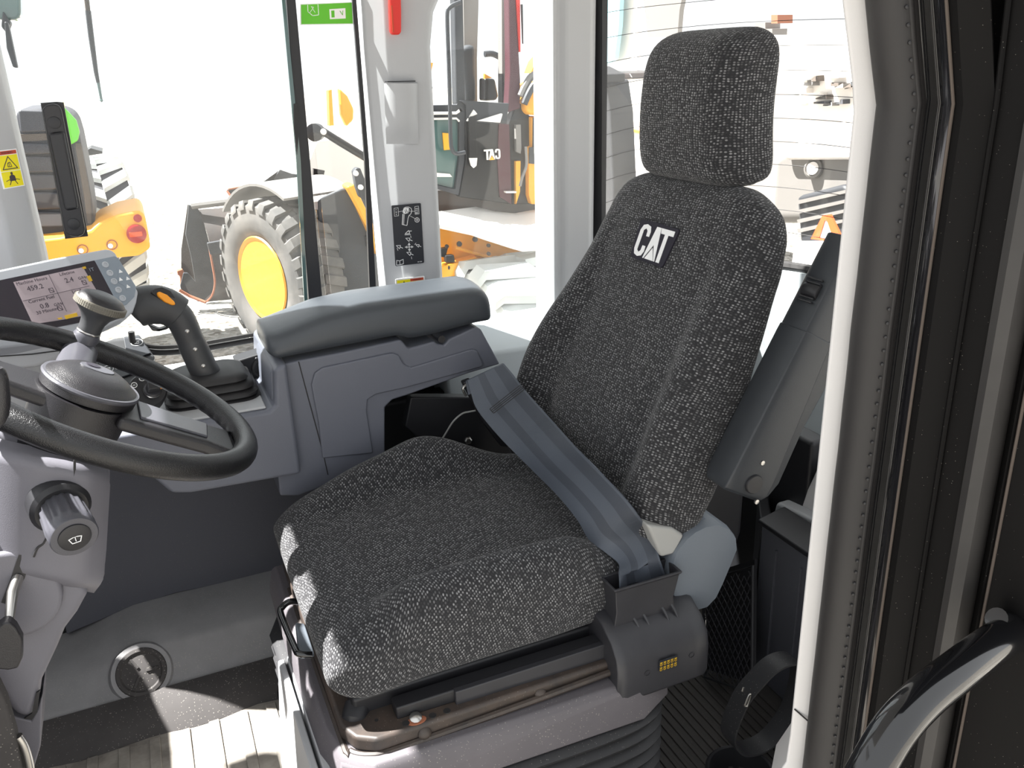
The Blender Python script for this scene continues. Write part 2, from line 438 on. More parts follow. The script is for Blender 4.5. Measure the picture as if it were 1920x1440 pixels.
# pillars (vertical prisms, real cross-sections)
def prismz(bm, xy0, z0, z1, dx=0, dy=0, scale=1):
    A = [Vector((x, y, z0)) for x, y in xy0]; cx = sum(v.x for v in A)/len(A)
    B = [Vector((cx+(v.x-cx)*scale+dx, v.y+dy, z1)) for v in A]
    return loft(bm, [A, B])
def pil(name, sections, m, label, bevel=.008, seg=3):
    return struct(name, loft(nb(), [[Vector((x, y, z)) for x, y in xy] for z, xy in sections]), m, label, bevel=bevel, seg=seg)
# front right pillar
pil('trim_2', [(.60, [(-.42, 2.03), (-.42, 1.90), (-.245, 1.88), (-.205, 1.93), (-.205, 2.03)]),
               (.98, [(-.40, 2.03), (-.40, 1.90), (-.235, 1.88), (-.193, 1.93), (-.19, 2.03)]),
               (1.9, [(-.48, 2.03), (-.48, 1.90), (-.245, 1.88), (-.19, 1.93), (-.19, 2.03)])], 'light', 'light grey front right cab pillar with a yellow seat belt warning')
# centre pillar
def cp(d=0, f=0): return [(.508+d, 2.02), (.512+d, 1.965), (.552+d, 1.925), (.640+f, 1.915), (.655+f, 1.935), (.655+f, 2.02)]
cpil = pil('trim_3', [(.62, cp(0, -.008)), (1.36, cp(.002, 0)), (1.43, cp(.004, .012)), (1.5, cp(.005, .05)), (1.9, cp(.005, .2))], 'light', 'light grey centre pillar with black control chart and red hammer')
# moulded pocket on centre pillar
pk = thing('pillar_pocket', oy(752, 210, 1.91), 'moulded grey pocket with dark slot on the centre pillar', 'pocket'); K = Kid(pk)
rows = []
for i in range(14):
    t = i/13; y0 = 156+t*114
    a = oy(720+t*4, y0, 1.9155); c = oy(783+t*2, y0, 1.9155); row = []
    for j in range(11):
        s = j/10; p = a.lerp(c, s)
        bulge = .024*max(0, (1-abs(2*s-1)**2.4))*(1-sm(.60, 1.0, t)) + .0003
        row.append(p+Vector((0, -bulge, 0)))
    rows.append(row)
K('pocket_shell', sheet(nb(), rows, -.001), 'light')
b = nb(); a, c = oy(724, 155, 1.912), oy(776, 154, 1.912)
slab(b, [a+Vector((0, -.0125, .001)), c+Vector((0, -.0125, .001)), c+Vector((.002, .003, .001)), a+Vector((-.002, .003, .001))], (0, 0, .0022))
K('slot', b, 'black')
# rear right pillar
def rp(dx=0): return [(.942+dx, 2.03), (.948+dx, 1.965), (.962+dx, 1.945), (.978+dx, 1.962), (.995+dx, 1.948), (1.06+dx, 1.945), (1.083+dx, 1.965), (1.083+dx, 2.03)]
pil('trim_4', [(.60, rp(-.004)), (.80, rp(-.002)), (1.9, rp(.012))], 'light', 'light grey fluted rear right pillar beside the seat', bevel=.006)
# sills
struct('trim_5', loft(nb(), [[Vector((x, 2.02, .700)), Vector((x, 1.96, .700)), Vector((x, 1.90, .692)), Vector((x, 1.875, .675)), Vector((x, 1.87, .62)), Vector((x, 2.02, .62))] for x in (-.2, .3, .65)]), 'light', 'pale right window sill behind the joystick', bevel=.006)
struct('trim_6', loft(nb(), [[Vector((x, 2.03, z+.005)), Vector((x, 1.95, z)), Vector((x, 1.87, z-.05)), Vector((x, 1.86, z-.17)), Vector((x, 2.03, z-.17))] for x, z in ((.62, .70), (.9, .695), (1.15, .70), (1.35, .74), (1.45, .76))]), 'sill', 'pale blue grey sill under the rear right window', bevel=.008)

# rear wall below the rear glass, curved
RP = [(1.093, 1.985), (1.22, 2.03), (1.38, 2.02), (1.50, 1.92), (1.60, 1.74), (1.635, 1.5), (1.64, 1.2), (1.60, .95), (1.50, .80)]
RPs = catmull([(x, y, 0) for x, y in RP], 5)
rows = [[Vector((p.x, p.y, z)) + Vector((0, 0, 0)) for z in (0, .25, .5, .70, .775)] for p in RPs]
struct('wall_back', sheet(nb(), rows, .03), 'sill', 'pale grey rear cab wall below the rear window')
b = nb(); tube(b, [Vector((p.x-.012, p.y-.012, .785)) for p in RPs], .013, 8)
struct('trim_7', b, 'rubber', 'black rubber seal along the bottom of the rear window')

# rear left corner panels seen between armrest and door post
struct('wall_rear_left', slab(nb(), [(1.2, 1.30, .30), (1.2, .74, .30), (1.2, .74, .60), (1.2, 1.22, .52)], (.05, 0, 0)), 'trimwhite', 'pale grey panel of the rear left corner', bevel=.01)
struct('trim_8', slab(nb(), [(1.17, 1.32, .30), (1.17, .74, .30), (1.17, .74, .475), (1.17, 1.30, .40)], (.05, 0, 0)), 'light', 'grey lower band of the rear left corner', bevel=.008)

struct('trim_10', box(nb(), (1.2, 1.24, 0), (1.25, 1.92, .56)), 'black', 'dark panel added to darken the gap low behind the seat', bevel=.01)  # added filler, keeps the low gap behind the seat dark
# unseen roof and front cowl, edges set to shape where sun falls
struct('ceiling', box(nb(), (-.53, .62, 1.80), (1.75, 1.99, 1.86)), 'light', 'unseen cab roof lining, edges set to shape the sun', smooth=False)
struct('wall_front', loft(nb(), [[Vector((x, .7, 0)), Vector((x, 2.03, 0)), Vector((x, 2.03, h)), Vector((x, .7, h))] for x, h in ((-.95, .92), (-.60, .90))]), 'column', 'unseen front cowl and dashboard, raised to block low sun')
struct('trim_9', box(nb(), (-.98, .62, 1.80), (-.90, 2.08, 1.86)), 'light', 'windscreen header')

# ---------------------------------------------------------------- door frame on the near side
DX = lambda z: -.30*max(0, z-1.27) - .45*max(0, z-1.40) + .0
def postprof(z0, z1, n): return [z0+(z1-z0)*i/n for i in range(n+1)]
def strip(name, pts, m, label=None, z0=-.05, z1=1.75, parent=None, K=None, bevel=.0, dxk=1.0, wob=0):
    """closed XY cross-section swept up the door post"""
    R = []
    zs = [z0, .3, .38, .5, .7, .9, 1.1, 1.22, 1.26, 1.29, 1.32, 1.38, 1.45, 1.6, z1]
    for z in zs:
        k = DX(z)*dxk; low = -.045*max(0, .50-z)/.12 if name == 'trim_strip' and False else 0
        R.append([Vector((x+k+low, y, z)) for x, y in pts])
    b = loft(nb(), R)
    return K(name, b, m, bevel=bevel) if K else b
dp = sthing('door_1', 'open left door post in black with pale inner trim'); K = Kid(dp)
def at_mid(px, Y): p = oy(px, 720, Y); return (p.x, p.y)
def sec(*a): return [at_mid(px, Y) for px, Y in a]
# pale inner trim
tr_ = [at_mid(1548, .70), at_mid(1599, .685), (at_mid(1599, .685)[0]+.05, .70), (at_mid(1548, .70)[0]+.14, .80), (at_mid(1548, .70)[0]*.76/.70+.006, .76)]
def low(z): return -.05*sm(.52, .36, z) if False else 0
R = []
for z in [-.05, .30, .37, .405, .45, .50, .7, .9, 1.1, 1.22, 1.26, 1.29, 1.32, 1.38, 1.45, 1.6, 1.75]:
    k = DX(z); R.append([Vector((x+k-(.030*sm(.41, .38, z) if i in (0, 4) else 0), y, z)) for i, (x, y) in enumerate(tr_)])
K('inner_trim', loft(nb(), R), 'trimwhite', bevel=.004)
b = nb(); a_ = oy(1489, 1329, .699); c_ = oy(1521, 1357, .684); tube(b, [a_+Vector((0, -.001, 0)), c_+Vector((0, -.001, 0))], .0012, 6)
K('trim_joint', b, 'rubber')
# rubber seal: bulb + lip
def pathstrip(name, cx, cy, r, m, flat=1.0, z0=-.05, z1=1.75, seg=14, fd=(1, 0, 0), wob=0, dk=1.0):
    pts = []
    n = 60
    for i in range(n+1):
        z = z0+(z1-z0)*i/n; pts.append((cx+DX(z)*dk+wob*noise.noise(Vector((0, 0, z*14))), cy, z))
    return tube(nb(), pts, r, seg, flat=flat, flatdir=fd)
s0 = at_mid(1628, .668)
K('rubber_seal', pathstrip('rubber_seal', s0[0], s0[1], .0245, 'sealr', wob=.001), 'sealr', label='soft black ribbed rubber door seal')
sx = at_mid(1655, .648)
K('seal_lip', pathstrip('seal_lip', sx[0]-.002, sx[1], .005, 'sealr', wob=.0012), 'sealr')
for i in range(64):
    z = .38+i*.0155; p = Vector((sx[0]-.0085+DX(z), sx[1]-.0035, z))
    q = lathe(nb(), zframe(p, (-.5, -1, 0)), [(.0022, -.002), (.0018, .0014), (.0006, .002)], 8)
    K('seal_clip', q, 'rubber')
# jamb faces (stepped black sheet metal)
def face(name, pts, m, th=.004, dk=1.0, bevel=0, label=None):
    zs = [-.05, .4, .8, 1.2, 1.27, 1.33, 1.4, 1.5, 1.75]
    rows = [[Vector((x+DX(z)*dk, y, z)) for x, y in pts] for z in zs]
    return K(name, sheet(nb(), rows, th), m, label=label)
jm = [at_mid(1650, .655), at_mid(1657, .648), at_mid(1686, .640)]
face('jamb_face', jm + [at_mid(1689, .628)], 'blackgloss')
face('jamb_face', [at_mid(1687, .632), at_mid(1701, .618), at_mid(1712, .612)], 'blackgloss')
q = at_mid(1713, .610); K('tan_seam', pathstrip('s', q[0], q[1], .0016, 'tan', seg=6), 'tan', label='thin tan sealant line')
q = at_mid(1689, .628); K('seam_bead', pathstrip('s', q[0], q[1], .0010, 'sealr', seg=6), 'sealr')
face('jamb_face', [at_mid(1712, .612), at_mid(1730, .600), at_mid(1760, .590), at_mid(1783, .580)], 'jamb')
q = at_mid(1785, .577); K('edge_bead', pathstrip('s', q[0], q[1], .0028, 'jamb', seg=8, dk=.2), 'jamb')
face('jamb_face', [at_mid(1783, .580), at_mid(1810, .566), at_mid(1840, .552)], 'jamb', dk=.2)
face('grey_weatherstrip', [at_mid(1836, .552), at_mid(1850, .543), at_mid(1875, .534), at_mid(1900, .532), at_mid(1906, .535)], 'jambgrey', dk=.1, label='worn grey rubber weatherstrip on the door post')
face('jamb_face', [at_mid(1904, .535), at_mid(1915, .522), at_mid(1926, .520)], 'jamb', dk=.1)
q = at_mid(1926, .518); K('tan_seam', pathstrip('s', q[0], q[1], .0016, 'tan', seg=6, dk=.1), 'tan')
face('jamb_face', [at_mid(1925, .519), at_mid(1990, .49), at_mid(2200, .42)], 'jamb', dk=.1)
# solid core behind the faces
R = [[Vector((x+DX(z)*.9, y, z)) for x, y in ((.80, .66), (.81, .60), (.84, .53), (.92, .40), (.98, .40), (.98, .66))] for z in (-.05, .6, 1.2, 1.27, 1.4, 1.75)]
K('post_core', loft(nb(), R), 'jamb')
# curved black grab rail
gr = thing('grab_rail', oy(1700, 1330, .45), 'gloss black curved grab rail at the lower right of the door', 'rail'); K = Kid(gr)
path = [oy(1960, 1160, .50), oy(1925, 1185, .488), oy(1885, 1195, .478), oy(1845, 1220, .468), oy(1790, 1262, .455), oy(1730, 1310, .445), oy(1680, 1365, .436), oy(1640, 1430, .43), oy(1605, 1500, .427), oy(1580, 1590, .425)]
K('rail_tube', tube(nb(), catmull(path, 8), .0195, 28), 'blackgloss')
K('rail_foot', tube(nb(), catmull([oy(1975, 1150, .50), oy(1935, 1170, .492), oy(1885, 1168, .488), oy(1868, 1160, .488)], 5), .012, 16), 'blackgloss')
fl = slab(nb(), [oy(1880, 1150, .50), oy(1925, 1150, .50), oy(1935, 1300, .50), oy(1890, 1290, .50), oy(1850, 1240, .50)], (0, .006, 0))
K('rail_bracket', fl, 'blackgloss', bevel=.002)
# ================================================================ OPERATOR SEAT
seat = thing('operator_seat', (.42, 1.34, 0), 'dark grey flecked fabric operator seat with headrest and white letter patch', 'seat'); K = Kid(seat)
YC = 1.34
# cushion: rings along X
def cush_ring(x, n=96):
    t0 = x-.138; 
    w = .268 - .02*sm(.5, .75, x)
    # front rounding
    r = .07
    k = 1 if t0 > r else sqrt(max(0, 1-((r-t0)/r)**2))
    e = .712-x; k2 = 1 if e > .05 else sqrt(max(0, 1-((.05-e)/.05)**2))
    kk = max(.02, k*k2)
    w2 = w*(.93+.07*k)*(.88+.12*k2)
    zb = .385+.012*(1-kk); ztc = .508+.015*sm(.15, .4, x)-.012*sm(.45, .74, x)
    R = []
    for i in range(n):
        a = 2*pi*i/n; c, s = cos(a), sin(a)
        yy = w2*math.copysign(abs(c)**.26, c)
        q = abs(yy)/w
        side = 1 if c < 0 else 0      # placeholder, sign fixed below
        y = YC + yy
        near = yy < 0
        # bolster height
        if near: B = .050*sm(.20, .30, x)*(1-.85*sm(.56, .67, x))
        else: B = .060*sm(.12, .36, x)*(1-.75*sm(.50, .66, x)) + .03*math.exp(-((x-.45)/.07)**2)
        bump = B*sm(.52, .80, q)*(1-.18*sm(.88, 1, q))
        cr = -.010*math.exp(-((q-.60)/.06)**2)*sm(.2, .3, x)*(1-sm(.55, .7, x))
        zt = ztc+bump+cr
        mid = (zt+zb)/2; h = (zt-zb)/2
        z = mid + h*math.copysign(abs(s)**.55, s)*(kk if s > 0 else kk)
        zc = .445
        if kk < 1: z = lerp(zc, z, 1)
        y += 0
        # bulging side
        R.append(Vector((x, y, z)))
    return R
xs = [.138+.07*(1-cos(pi/2*i/7)) for i in range(7)]+[.208+(.662-.208)*i/26 for i in range(27)]+[.662+.05*sin(pi/2*i/5) for i in range(1, 6)]
rings = [cush_ring(x) for x in xs]
# taper the nose: lower part recedes a little
b = loft(nb(), rings, uv=uvrings(rings))
cushion = K('seat_cushion', b, 'fabric2', sub=1, angle=180)
# backrest: rings along s
AB = radians(22); BT = Vector((sin(AB), 0, cos(AB))); BN = Vector((-cos(AB), 0, sin(AB))); BO = Vector((.668, YC, .5))
WT = [(-.03, .13), (.0, .17), (.03, .228), (.06, .256), (.10, .270), (.18, .279), (.30, .278), (.42, .270), (.54, .262), (.60, .248), (.64, .225), (.675, .175)]
def back_ring(s, n=96, k=1.0):
    w = interp(WT, s); th = lerp(.135, .105, sm(.1, .6, s))
    R = []
    for i in range(n):
        a = 2*pi*i/n; c, sn = cos(a), sin(a)
        y = w*math.copysign(abs(c)**.42, c); q = abs(y)/w
        if y > 0: y *= 1+.10*math.exp(-((s-.2)/.13)**2)
        B = lerp(.046, .0, sm(.22, .60, s))*sm(-.02, .12, s)*(1.35 if y > 0 else .9)
        front = 0
        if sn > 0:
            front = B*sm(.50, .82, q)*(1-.35*sm(.9, 1, q)) + .012*math.exp(-((s-.2)/.12)**2)*(1-sm(.4, .6, q)) - .010*sm(.3, .5, s)*(1-sm(.55, .75, s))*sm(.72, 1, q)
            front -= .006*math.exp(-((q-.62)/.07)**2)*(1-sm(.5, .62, s))
        nn = th/2*math.copysign(abs(sn)**.6, sn)
        off = -th/2 + nn*k + front*(abs(sn)**.3 if sn > 0 else 0)*k
        R.append(BO + BT*s + BN*off + Vector((0, y*(.8+.2*k), 0)))
    return R
ss = [(-.03, .25), (-.022, .55), (-.008, .82), (.012, .97)]+[(.03+.57*i/30, 1) for i in range(31)]+[(.62, .98), (.64, .92), (.658, .78), (.670, .52), (.675, .2)]
rings = [back_ring(s, k=k) for s, k in ss]
K('backrest', loft(nb(), rings, uv=uvrings(rings)), 'fabric', sub=1, angle=180)
# headrest
def head_ring(z, k, n=80):
    t = (z-1.12)/.24; R = []
    w = lerp(.154, .134, t); xf = .905+.006*t-.012*math.sin(pi*t); th = lerp(.125, .14, t)
    for i in range(n):
        a = 2*pi*i/n; c, sn = cos(a), sin(a)
        y = w*math.copysign(abs(c)**.38, c); nn = th/2*math.copysign(abs(sn)**.5, sn)
        # front = -X
        x = xf+th/2 - nn*k + .012*(abs(c)**3 if sn > 0 else 0)
        dz = -.008*(nn/th)*(1-t)
        R.append(Vector((x, YC+.003+y*(.72+.28*k), z+dz)))
    return R
hz = [(1.108, .25), (1.110, .6), (1.117, .86), (1.132, .97)]+[(1.155+.14*i/10, 1) for i in range(11)]+[(1.32, .97), (1.338, .88), (1.352, .7), (1.361, .42), (1.365, .12)]
rings = [head_ring(z, k) for z, k in hz]
hr = K('headrest', loft(nb(), rings, uv=uvrings(rings)), 'fabric', sub=1, angle=180)
K('headrest_post', tube(nb(), [(.97, YC-.05, 1.05), (.97, YC-.05, 1.13)], .007, 10), 'black')
K('headrest_post', tube(nb(), [(.97, YC+.05, 1.05), (.97, YC+.05, 1.13)], .007, 10), 'black')
# piping along the backrest rim
side = [back_ring(s, k=1)[i] for s, i in [(.06+.02*j, 48) for j in range(28)]]
# emblem patch on the backrest
pc = BO + BT*.535 + Vector((0, -.003, 0)) + BN*.0055
pf = frame(pc, Vector((.05, -1, -.02)), BT) ; pf = pf @ Matrix.Rotation(radians(0), 4, 'Z')
def SK(pts, k=.12): return [(x+y*0, y) for x, y in pts]
pp = [(-.062, .037), (.0, .0385), (.056, .037), (.058, .032), (.048, -.033), (.044, -.037), (-.052, -.037), (-.060, -.031), (-.064, .030)]
patch = K('emblem_patch', plate(nb(), pf, [(x*.98, y*1.0) for x, y in pp], -.004, .0006), 'emblem', bevel=.0008, label='black woven patch with white capital letters')
b = nb()
def P2(pts, dx=0): return [((x+dx), y) for x, y in pts]
C_ = [(-.052, .018), (-.047, .028), (-.036, .031), (-.024, .028), (-.020, .019), (-.020, .009), (-.029, .009), (-.030, .019), (-.036, .023), (-.042, .019), (-.042, -.019), (-.036, -.023), (-.031, -.019), (-.030, -.009), (-.021, -.009), (-.020, -.019), (-.025, -.028), (-.036, -.031), (-.047, -.028), (-.052, -.018)]
A1 = [(-.003, .031), (.006, .031), (.0085, .017), (.0015, .006), (-.0085, -.012), (-.0125, -.031), (-.018, -.031)]
A1 = [(-.006, .031), (.007, .031), (.0195, -.031), (.0165, -.031), (.002, -.002), (-.0155, -.031), (-.0185, -.031)]
A2 = [(.002, -.008), (.0150, -.031), (-.0120, -.031)]
T_ = [(.008, .031), (.048, .031), (.048, .021), (.0335, .021), (.0335, -.031), (.0235, -.031), (.0235, .021), (.0115, .021)]
for pts in (C_, A1, T_): plate(b, pf, P2(pts), .0005, .0014)
plate(b, pf, A2, .0005, .0014)
K('letters', b, 'white', patch, label='three white capital letters')

# suspension: upper tray, rail, bellows, base
b = nb()
tray = [(.150, 1.62, 0), (.150, 1.09, 0), (.165, 1.055, 0), (.195, 1.035, 0), (.66, 1.035, 0), (.69, 1.06, 0), (.69, 1.62, 0)]
b = slab(nb(), [(x, y, .335) for x, y, _ in tray], (0, 0, .028)); K('suspension_tray', b, 'darkmetal', bevel=.007, seg=3, label='dusty rust-spotted steel tray under the cushion')
K('tray_rim', tube(nb(), catmull([(.150, 1.55, .332), (.150, 1.10, .332), (.157, 1.062, .332), (.185, 1.040, .332), (.23, 1.034, .334), (.45, 1.030, .342), (.67, 1.030, .350)], 4), .006, 8), 'darkmetal')
K('cushion_pan', box(nb(), (.175, 1.10, .355), (.68, 1.58, .395)), 'black', bevel=.008)
K('slide_rail', slab(nb(), [(.235, 1.062, .362), (.66, 1.052, .362), (.66, 1.052, .392), (.235, 1.062, .385)], (0, .03, 0)), 'black', bevel=.003)
K('slide_rail_cover', slab(nb(), [(.33, 1.052, .360), (.66, 1.046, .362), (.66, 1.046, .393), (.33, 1.052, .388)], (0, .012, 0)), 'retract', bevel=.002, label='dark plastic cover strip over the slide rail')
for x, y, r in ((.245, 1.048, .006), (.288, 1.046, .006), (.312, 1.046, .006), (.205, 1.075, .003)):
    K('bolt_hole', lathe(nb(), Matrix.Translation((x, y, .3632)), [(r, -.001), (r, .0008)], 14), 'rubber')
K('rail_bolt', lathe(nb(), zframe((.262, 1.052, .363), (0, -.3, 1)), [(.010, 0), (.010, .004), (.006, .007), (.001, .008)], 12), 'metal')
K('rust_patch', lathe(nb(), Matrix.Translation((.262, 1.047, .363)) @ Matrix.Scale(1.6, 4, (1, 0, 0)), [(.010, 0), (.009, .001)], 14), 'rust')
for x in (.27, .47): K('rivet', lathe(nb(), zframe((x, 1.033, .345), (0, -1, .2)), [(.011, 0), (.009, .003), (.004, .005)], 16), 'darkmetal')
K('front_black_foot', lathe(nb(), zframe((.178, 1.105, .355), (-.4, -.6, -.4)), [(.022, -.02), (.022, .006), (.015, .014), (.004, .016)], 16), 'black')
# light grey skirt plate
sk = [(.125, 1.66), (.120, 1.12), (.135, 1.045), (.175, 1.005), (.64, .995), (.71, 1.03), (.72, 1.66)]
def ringz(pts, z, g): 
    cx, cy = .42, 1.34
    return [Vector((cx+(x-cx)*(1+g/.3), cy+(y-cy)*(1+g/.33), z)) for x, y in pts]
K('skirt_frame', loft(nb(), [ringz(sk, .335, -.012), ringz(sk, .325, -.004), ringz(sk, .285, .004), ringz(sk, .262, .006), ringz(sk, .255, -.01)]), 'basegrey', bevel=.004, label='dusty light grey plastic skirt above the bellows')
b = nb(); R = []
bp = [(.15, 1.62), (.15, 1.14), (.158, 1.07), (.185, 1.02), (.30, 1.005), (.55, .995), (.66, 1.01), (.70, 1.06), (.71, 1.14), (.71, 1.62)]
for i in range(8):
    z = .258-i*.028
    R += [ringz(bp, z, .004), ringz(bp, z-.008, .014), ringz(bp, z-.014, .012), ringz(bp, z-.021, -.010)]
R.append(ringz(bp, .012, .0))
def smooth_ring(R_, n=4): return catmull(R_, n, closed=True)
K('bellows', loft(nb(), [smooth_ring(r) for r in R]), 'bellow', angle=60, label='black folded rubber bellows')
K('base_plate', slab(nb(), [(.10, 1.66, .0), (.08, 1.06, .0), (.13, .99, .0), (.72, .985, .0), (.76, 1.66, .0)], (0, 0, .022)), 'black', bevel=.005)
# grey front fascia strip left of base (front face of skirt, two ribs)
for j, dx in enumerate((0, .011)):
    K('front_strip', slab(nb(), [(.115-dx*1.6, 1.43, .265-.004*j), (.115-dx*1.6, 1.06, .300), (.095-dx*1.6, 1.045, .02), (.090-dx*1.6, 1.43, .02)], (.012, 0, 0)), 'light', bevel=.003)
# front wire handle
hp = [oy(575, 1130, 1.37), oy(545, 1128, 1.37), oy(530, 1138, 1.365), oy(527, 1152, 1.35), oy(553, 1215, 1.26), oy(562, 1226, 1.245), oy(585, 1228, 1.24)]
K('adjust_handle', tube(nb(), catmull(hp, 6), .0058, 12), 'blackgloss', label='bent black wire handle under the seat front')
K('handle_catch', slab(nb(), [oy(556, 1178, 1.30), oy(575, 1180, 1.30), oy(592, 1232, 1.25), oy(562, 1238, 1.25)], (.0, .02, 0)), 'cover', bevel=.003)

# recliner cover + lever
def xz(px, Y): return oy(px[0], px[1], Y)
cv = [(1262, 1052), (1268, 1035), (1288, 1010), (1305, 996), (1325, 986), (1350, 982), (1370, 990), (1384, 1008), (1386, 1030), (1372, 1065), (1358, 1098), (1345, 1125), (1328, 1143), (1305, 1150), (1280, 1145), (1262, 1120), (1255, 1085)]
b = nb(); A = [oy(x, y, 1.062) for x, y in cv]; c = sum(A, Vector())/len(A)
loft(b, [[p+Vector((0, .075, 0)) for p in A], [p+Vector((0, .012, 0)) for p in A], [p.lerp(c, .05)+Vector((0, .002, 0)) for p in A], [p.lerp(c, .16) for p in A], [p.lerp(c, .9)+Vector((0, -.003, 0)) for p in A]])
rc = K('recliner_cover', b, 'cover', label='smooth blue-grey plastic recliner cover')
b = slab(nb(), [oy(x, y, 1.085) for x, y in [(1262, 1010), (1300, 985), (1322, 968), (1328, 980), (1300, 1003), (1275, 1030)]], (0, .045, 0)); K('cover_lip', b, 'cover', rc, bevel=.003)
b = slab(nb(), [oy(x, y, 1.068) for x, y in [(1213, 984), (1262, 990), (1284, 1004), (1264, 1040), (1240, 1046), (1228, 1018)]], (0, .05, 0)); K('recliner_lever', b, 'lever', bevel=.006, seg=3, label='pale grey recline lever')
# back shell seen below the armrest
b = slab(nb(), [oy(x, y, 1.19) for x, y in [(1330, 860), (1400, 900), (1392, 1000), (1370, 1060), (1320, 985), (1310, 930)]], (0, .05, 0)); K('recliner_bracket', b, 'black', bevel=.012, seg=3)
# far side recliner bracket, cable and bolt
b = slab(nb(), [oy(x, y, 1.72) for x, y in [(770, 745), (900, 745), (960, 850), (985, 900), (860, 890), (760, 800)]], (0, .03, 0)); K('side_bracket', b, 'black', bevel=.004)
K('cable', tube(nb(), catmull([oy(836, 812, 1.68), oy(850, 790, 1.67), oy(866, 776, 1.67), oy(880, 772, 1.67), oy(905, 768, 1.67)], 6), .002, 8), 'lever')
K('bracket_bolt', lathe(nb(), zframe(oy(877, 825, 1.70), (-.1, -1, .1)), [(.009, 0), (.009, .006), (.006, .009), (.001, .009)], 6), 'metal')
K('cable', tube(nb(), [oy(836, 812, 1.68), oy(826, 828, 1.69)], .002, 8), 'lever')

# armrest folded up beside the backrest
ar = thing('armrest', oy(1370, 908, .985), 'dark grey folding left armrest raised beside the backrest', 'armrest'); K = Kid(ar)
L0, L1 = oy(1368, 912, .985), oy(1590, 478, .985)
ax = (L1-L0).normalized(); L = (L1-L0).length + .03
nx = Vector((ax.z, 0, -ax.x))      # depth direction (rearwards)
if nx.x < 0: nx = -nx
def arm_d(t): return lerp(.094, .054, min(1, max(0, t/(L*.75))))
def arm_ring(t, s, w=.078, r=.010):
    d = arm_d(t)
    o = L0+ax*t
    pts = []
    for (u, v) in [(0, .006), (.012, -.0), (d-.004, 0), (d, .004), (d, w-.004), (d-.004, w), (.02, w), (.006, w-.006), (0, w-.018)]:
        pts.append(o+nx*(u*s+(1-s)*.02)+Vector((0, v*s+(1-s)*w/2, 0)))
    return pts
R = [arm_ring(-.010, .72), arm_ring(-.006, .88), arm_ring(.004, .97), arm_ring(.03, 1)]+[arm_ring(L*t, 1) for t in (.2, .4, .6)]
K('arm_pad', loft(nb(), R+[arm_ring(L*.63, .99)]), 'arm', bevel=.006, seg=3)
R = [arm_ring(L*.62, .93), arm_ring(L*.64, .93), arm_ring(L*.8, .92), arm_ring(L, .90)]
K('arm_upper', loft(nb(), R), 'arm', bevel=.006, seg=3)
# lower shell behind the pad (with a step)
def shell(t, a, c): o = L0+ax*t; return [o+nx*a+Vector((0, .012, 0)), o+nx*a+Vector((0, .07, 0)), o+nx*c+Vector((0, .066, 0)), o+nx*c+Vector((0, .016, 0))]
K('arm_shell', loft(nb(), [shell(t, arm_d(t)+.0025, arm_d(t)+k) for t, k in ((.0, .012), (.03, .026), (L*.3, .030), (L*.5, .044), (L*.7, .046), (L, .04))]), 'arm', bevel=.005, seg=3)
def armpt(px, Y=.985): return oy(px[0], px[1], Y)
fr = zframe(armpt((1414, 908), .984), (0, -1, 0)); K('pivot_cap', lathe(nb(), fr, [(.0165, -.003), (.0165, .001), (.0150, .003), (.001, .0038)], 28), 'black', label='round black pivot cap')
fr = zframe(armpt((1430, 868), .984), (0, -1, 0)); K('screw', lathe(nb(), fr, [(.004, -.002), (.004, .001), (.001, .0015)], 10), 'metal')
fr = zframe(armpt((1419, 941), .984), (0, -1, 0)); K('screw', lathe(nb(), fr, [(.0042, -.002), (.0042, .001), (.001, .0015)], 10), 'metal')
# thumb wheel recess on upper arm: on the front face (normal -nx)
tc_ = L0+ax*(L*.775)+nx*.003+Vector((0, .036, 0)); tf = frame(tc_, Vector((0, -1, 0)), ax)
K('wheel_recess', plate(nb(), tf, rrect(.046, .058, .004), -.004, .0012), 'rubber')
K('thumb_wheel', lathe(nb(), frame(tc_+nx*.004, ax, nx) @ Matrix.Translation((0, 0, -.017)), [(.013, 0), (.014, .002), (.014, .032), (.013, .034)], 26), 'black')
for i in range(7):
    q = nb(); fbox(q, tf, (-.016, -.021+i*.0062, .003), (.016, -.018+i*.0062, .0075)); K('wheel_rib', q, 'black', bevel=.0006)

# ================================================================ SEAT BELT
sb = thing('seat_belt', oy(1215, 1180, 1.06), 'blue-grey lap belt crossing the seat into a black retractor box', 'seat belt'); K = Kid(sb)
Lf = [oy(877, 714, 1.56), oy(884, 740, 1.545), oy(896, 770, 1.525), oy(940, 823, 1.455), ox(1000, 885, .60), ox(1045, 930, .605), ox(1082, 975, .61), ox(1104, 1012, .62), oy(1135, 1036, 1.11), oy(1160, 1058, 1.085), oy(1160, 1082, 1.06), oy(1160, 1116, 1.058)]
Rf = [oy(945, 682, 1.545), oy(962, 702, 1.53), oy(985, 732, 1.505), oy(1034, 787, 1.42), ox(1090, 848, .625), ox(1130, 890, .64), ox(1170, 932, .655), ox(1196, 965, .672), oy(1213, 990, 1.10), oy(1225, 1015, 1.09), oy(1240, 1050, 1.065), oy(1252, 1085, 1.062)]
A = catmull(Lf, 5); B = catmull(Rf, 5)
us = [0, .04, .28, .46, .72, .96, 1]
rows = []
for i, (a, c) in enumerate(zip(A, B)):
    t = i/(len(A)-1); n = (c-a).cross(Vector(A[min(i+1, len(A)-1)])-Vector(A[max(i-1, 0)])).normalized()
    fold = sm(.72, .95, t)
    rows.append([a.lerp(c, u) + n*(.004*sin(u*9+t*5)*(.3+fold) + .016*fold*math.sin(pi*u)) for u in us])
b = sheet(nb(), rows, -.0022); b.faces.ensure_lookup_table()
nu, nv = len(rows), len(us)
b.verts.ensure_lookup_table(); b.verts.index_update()
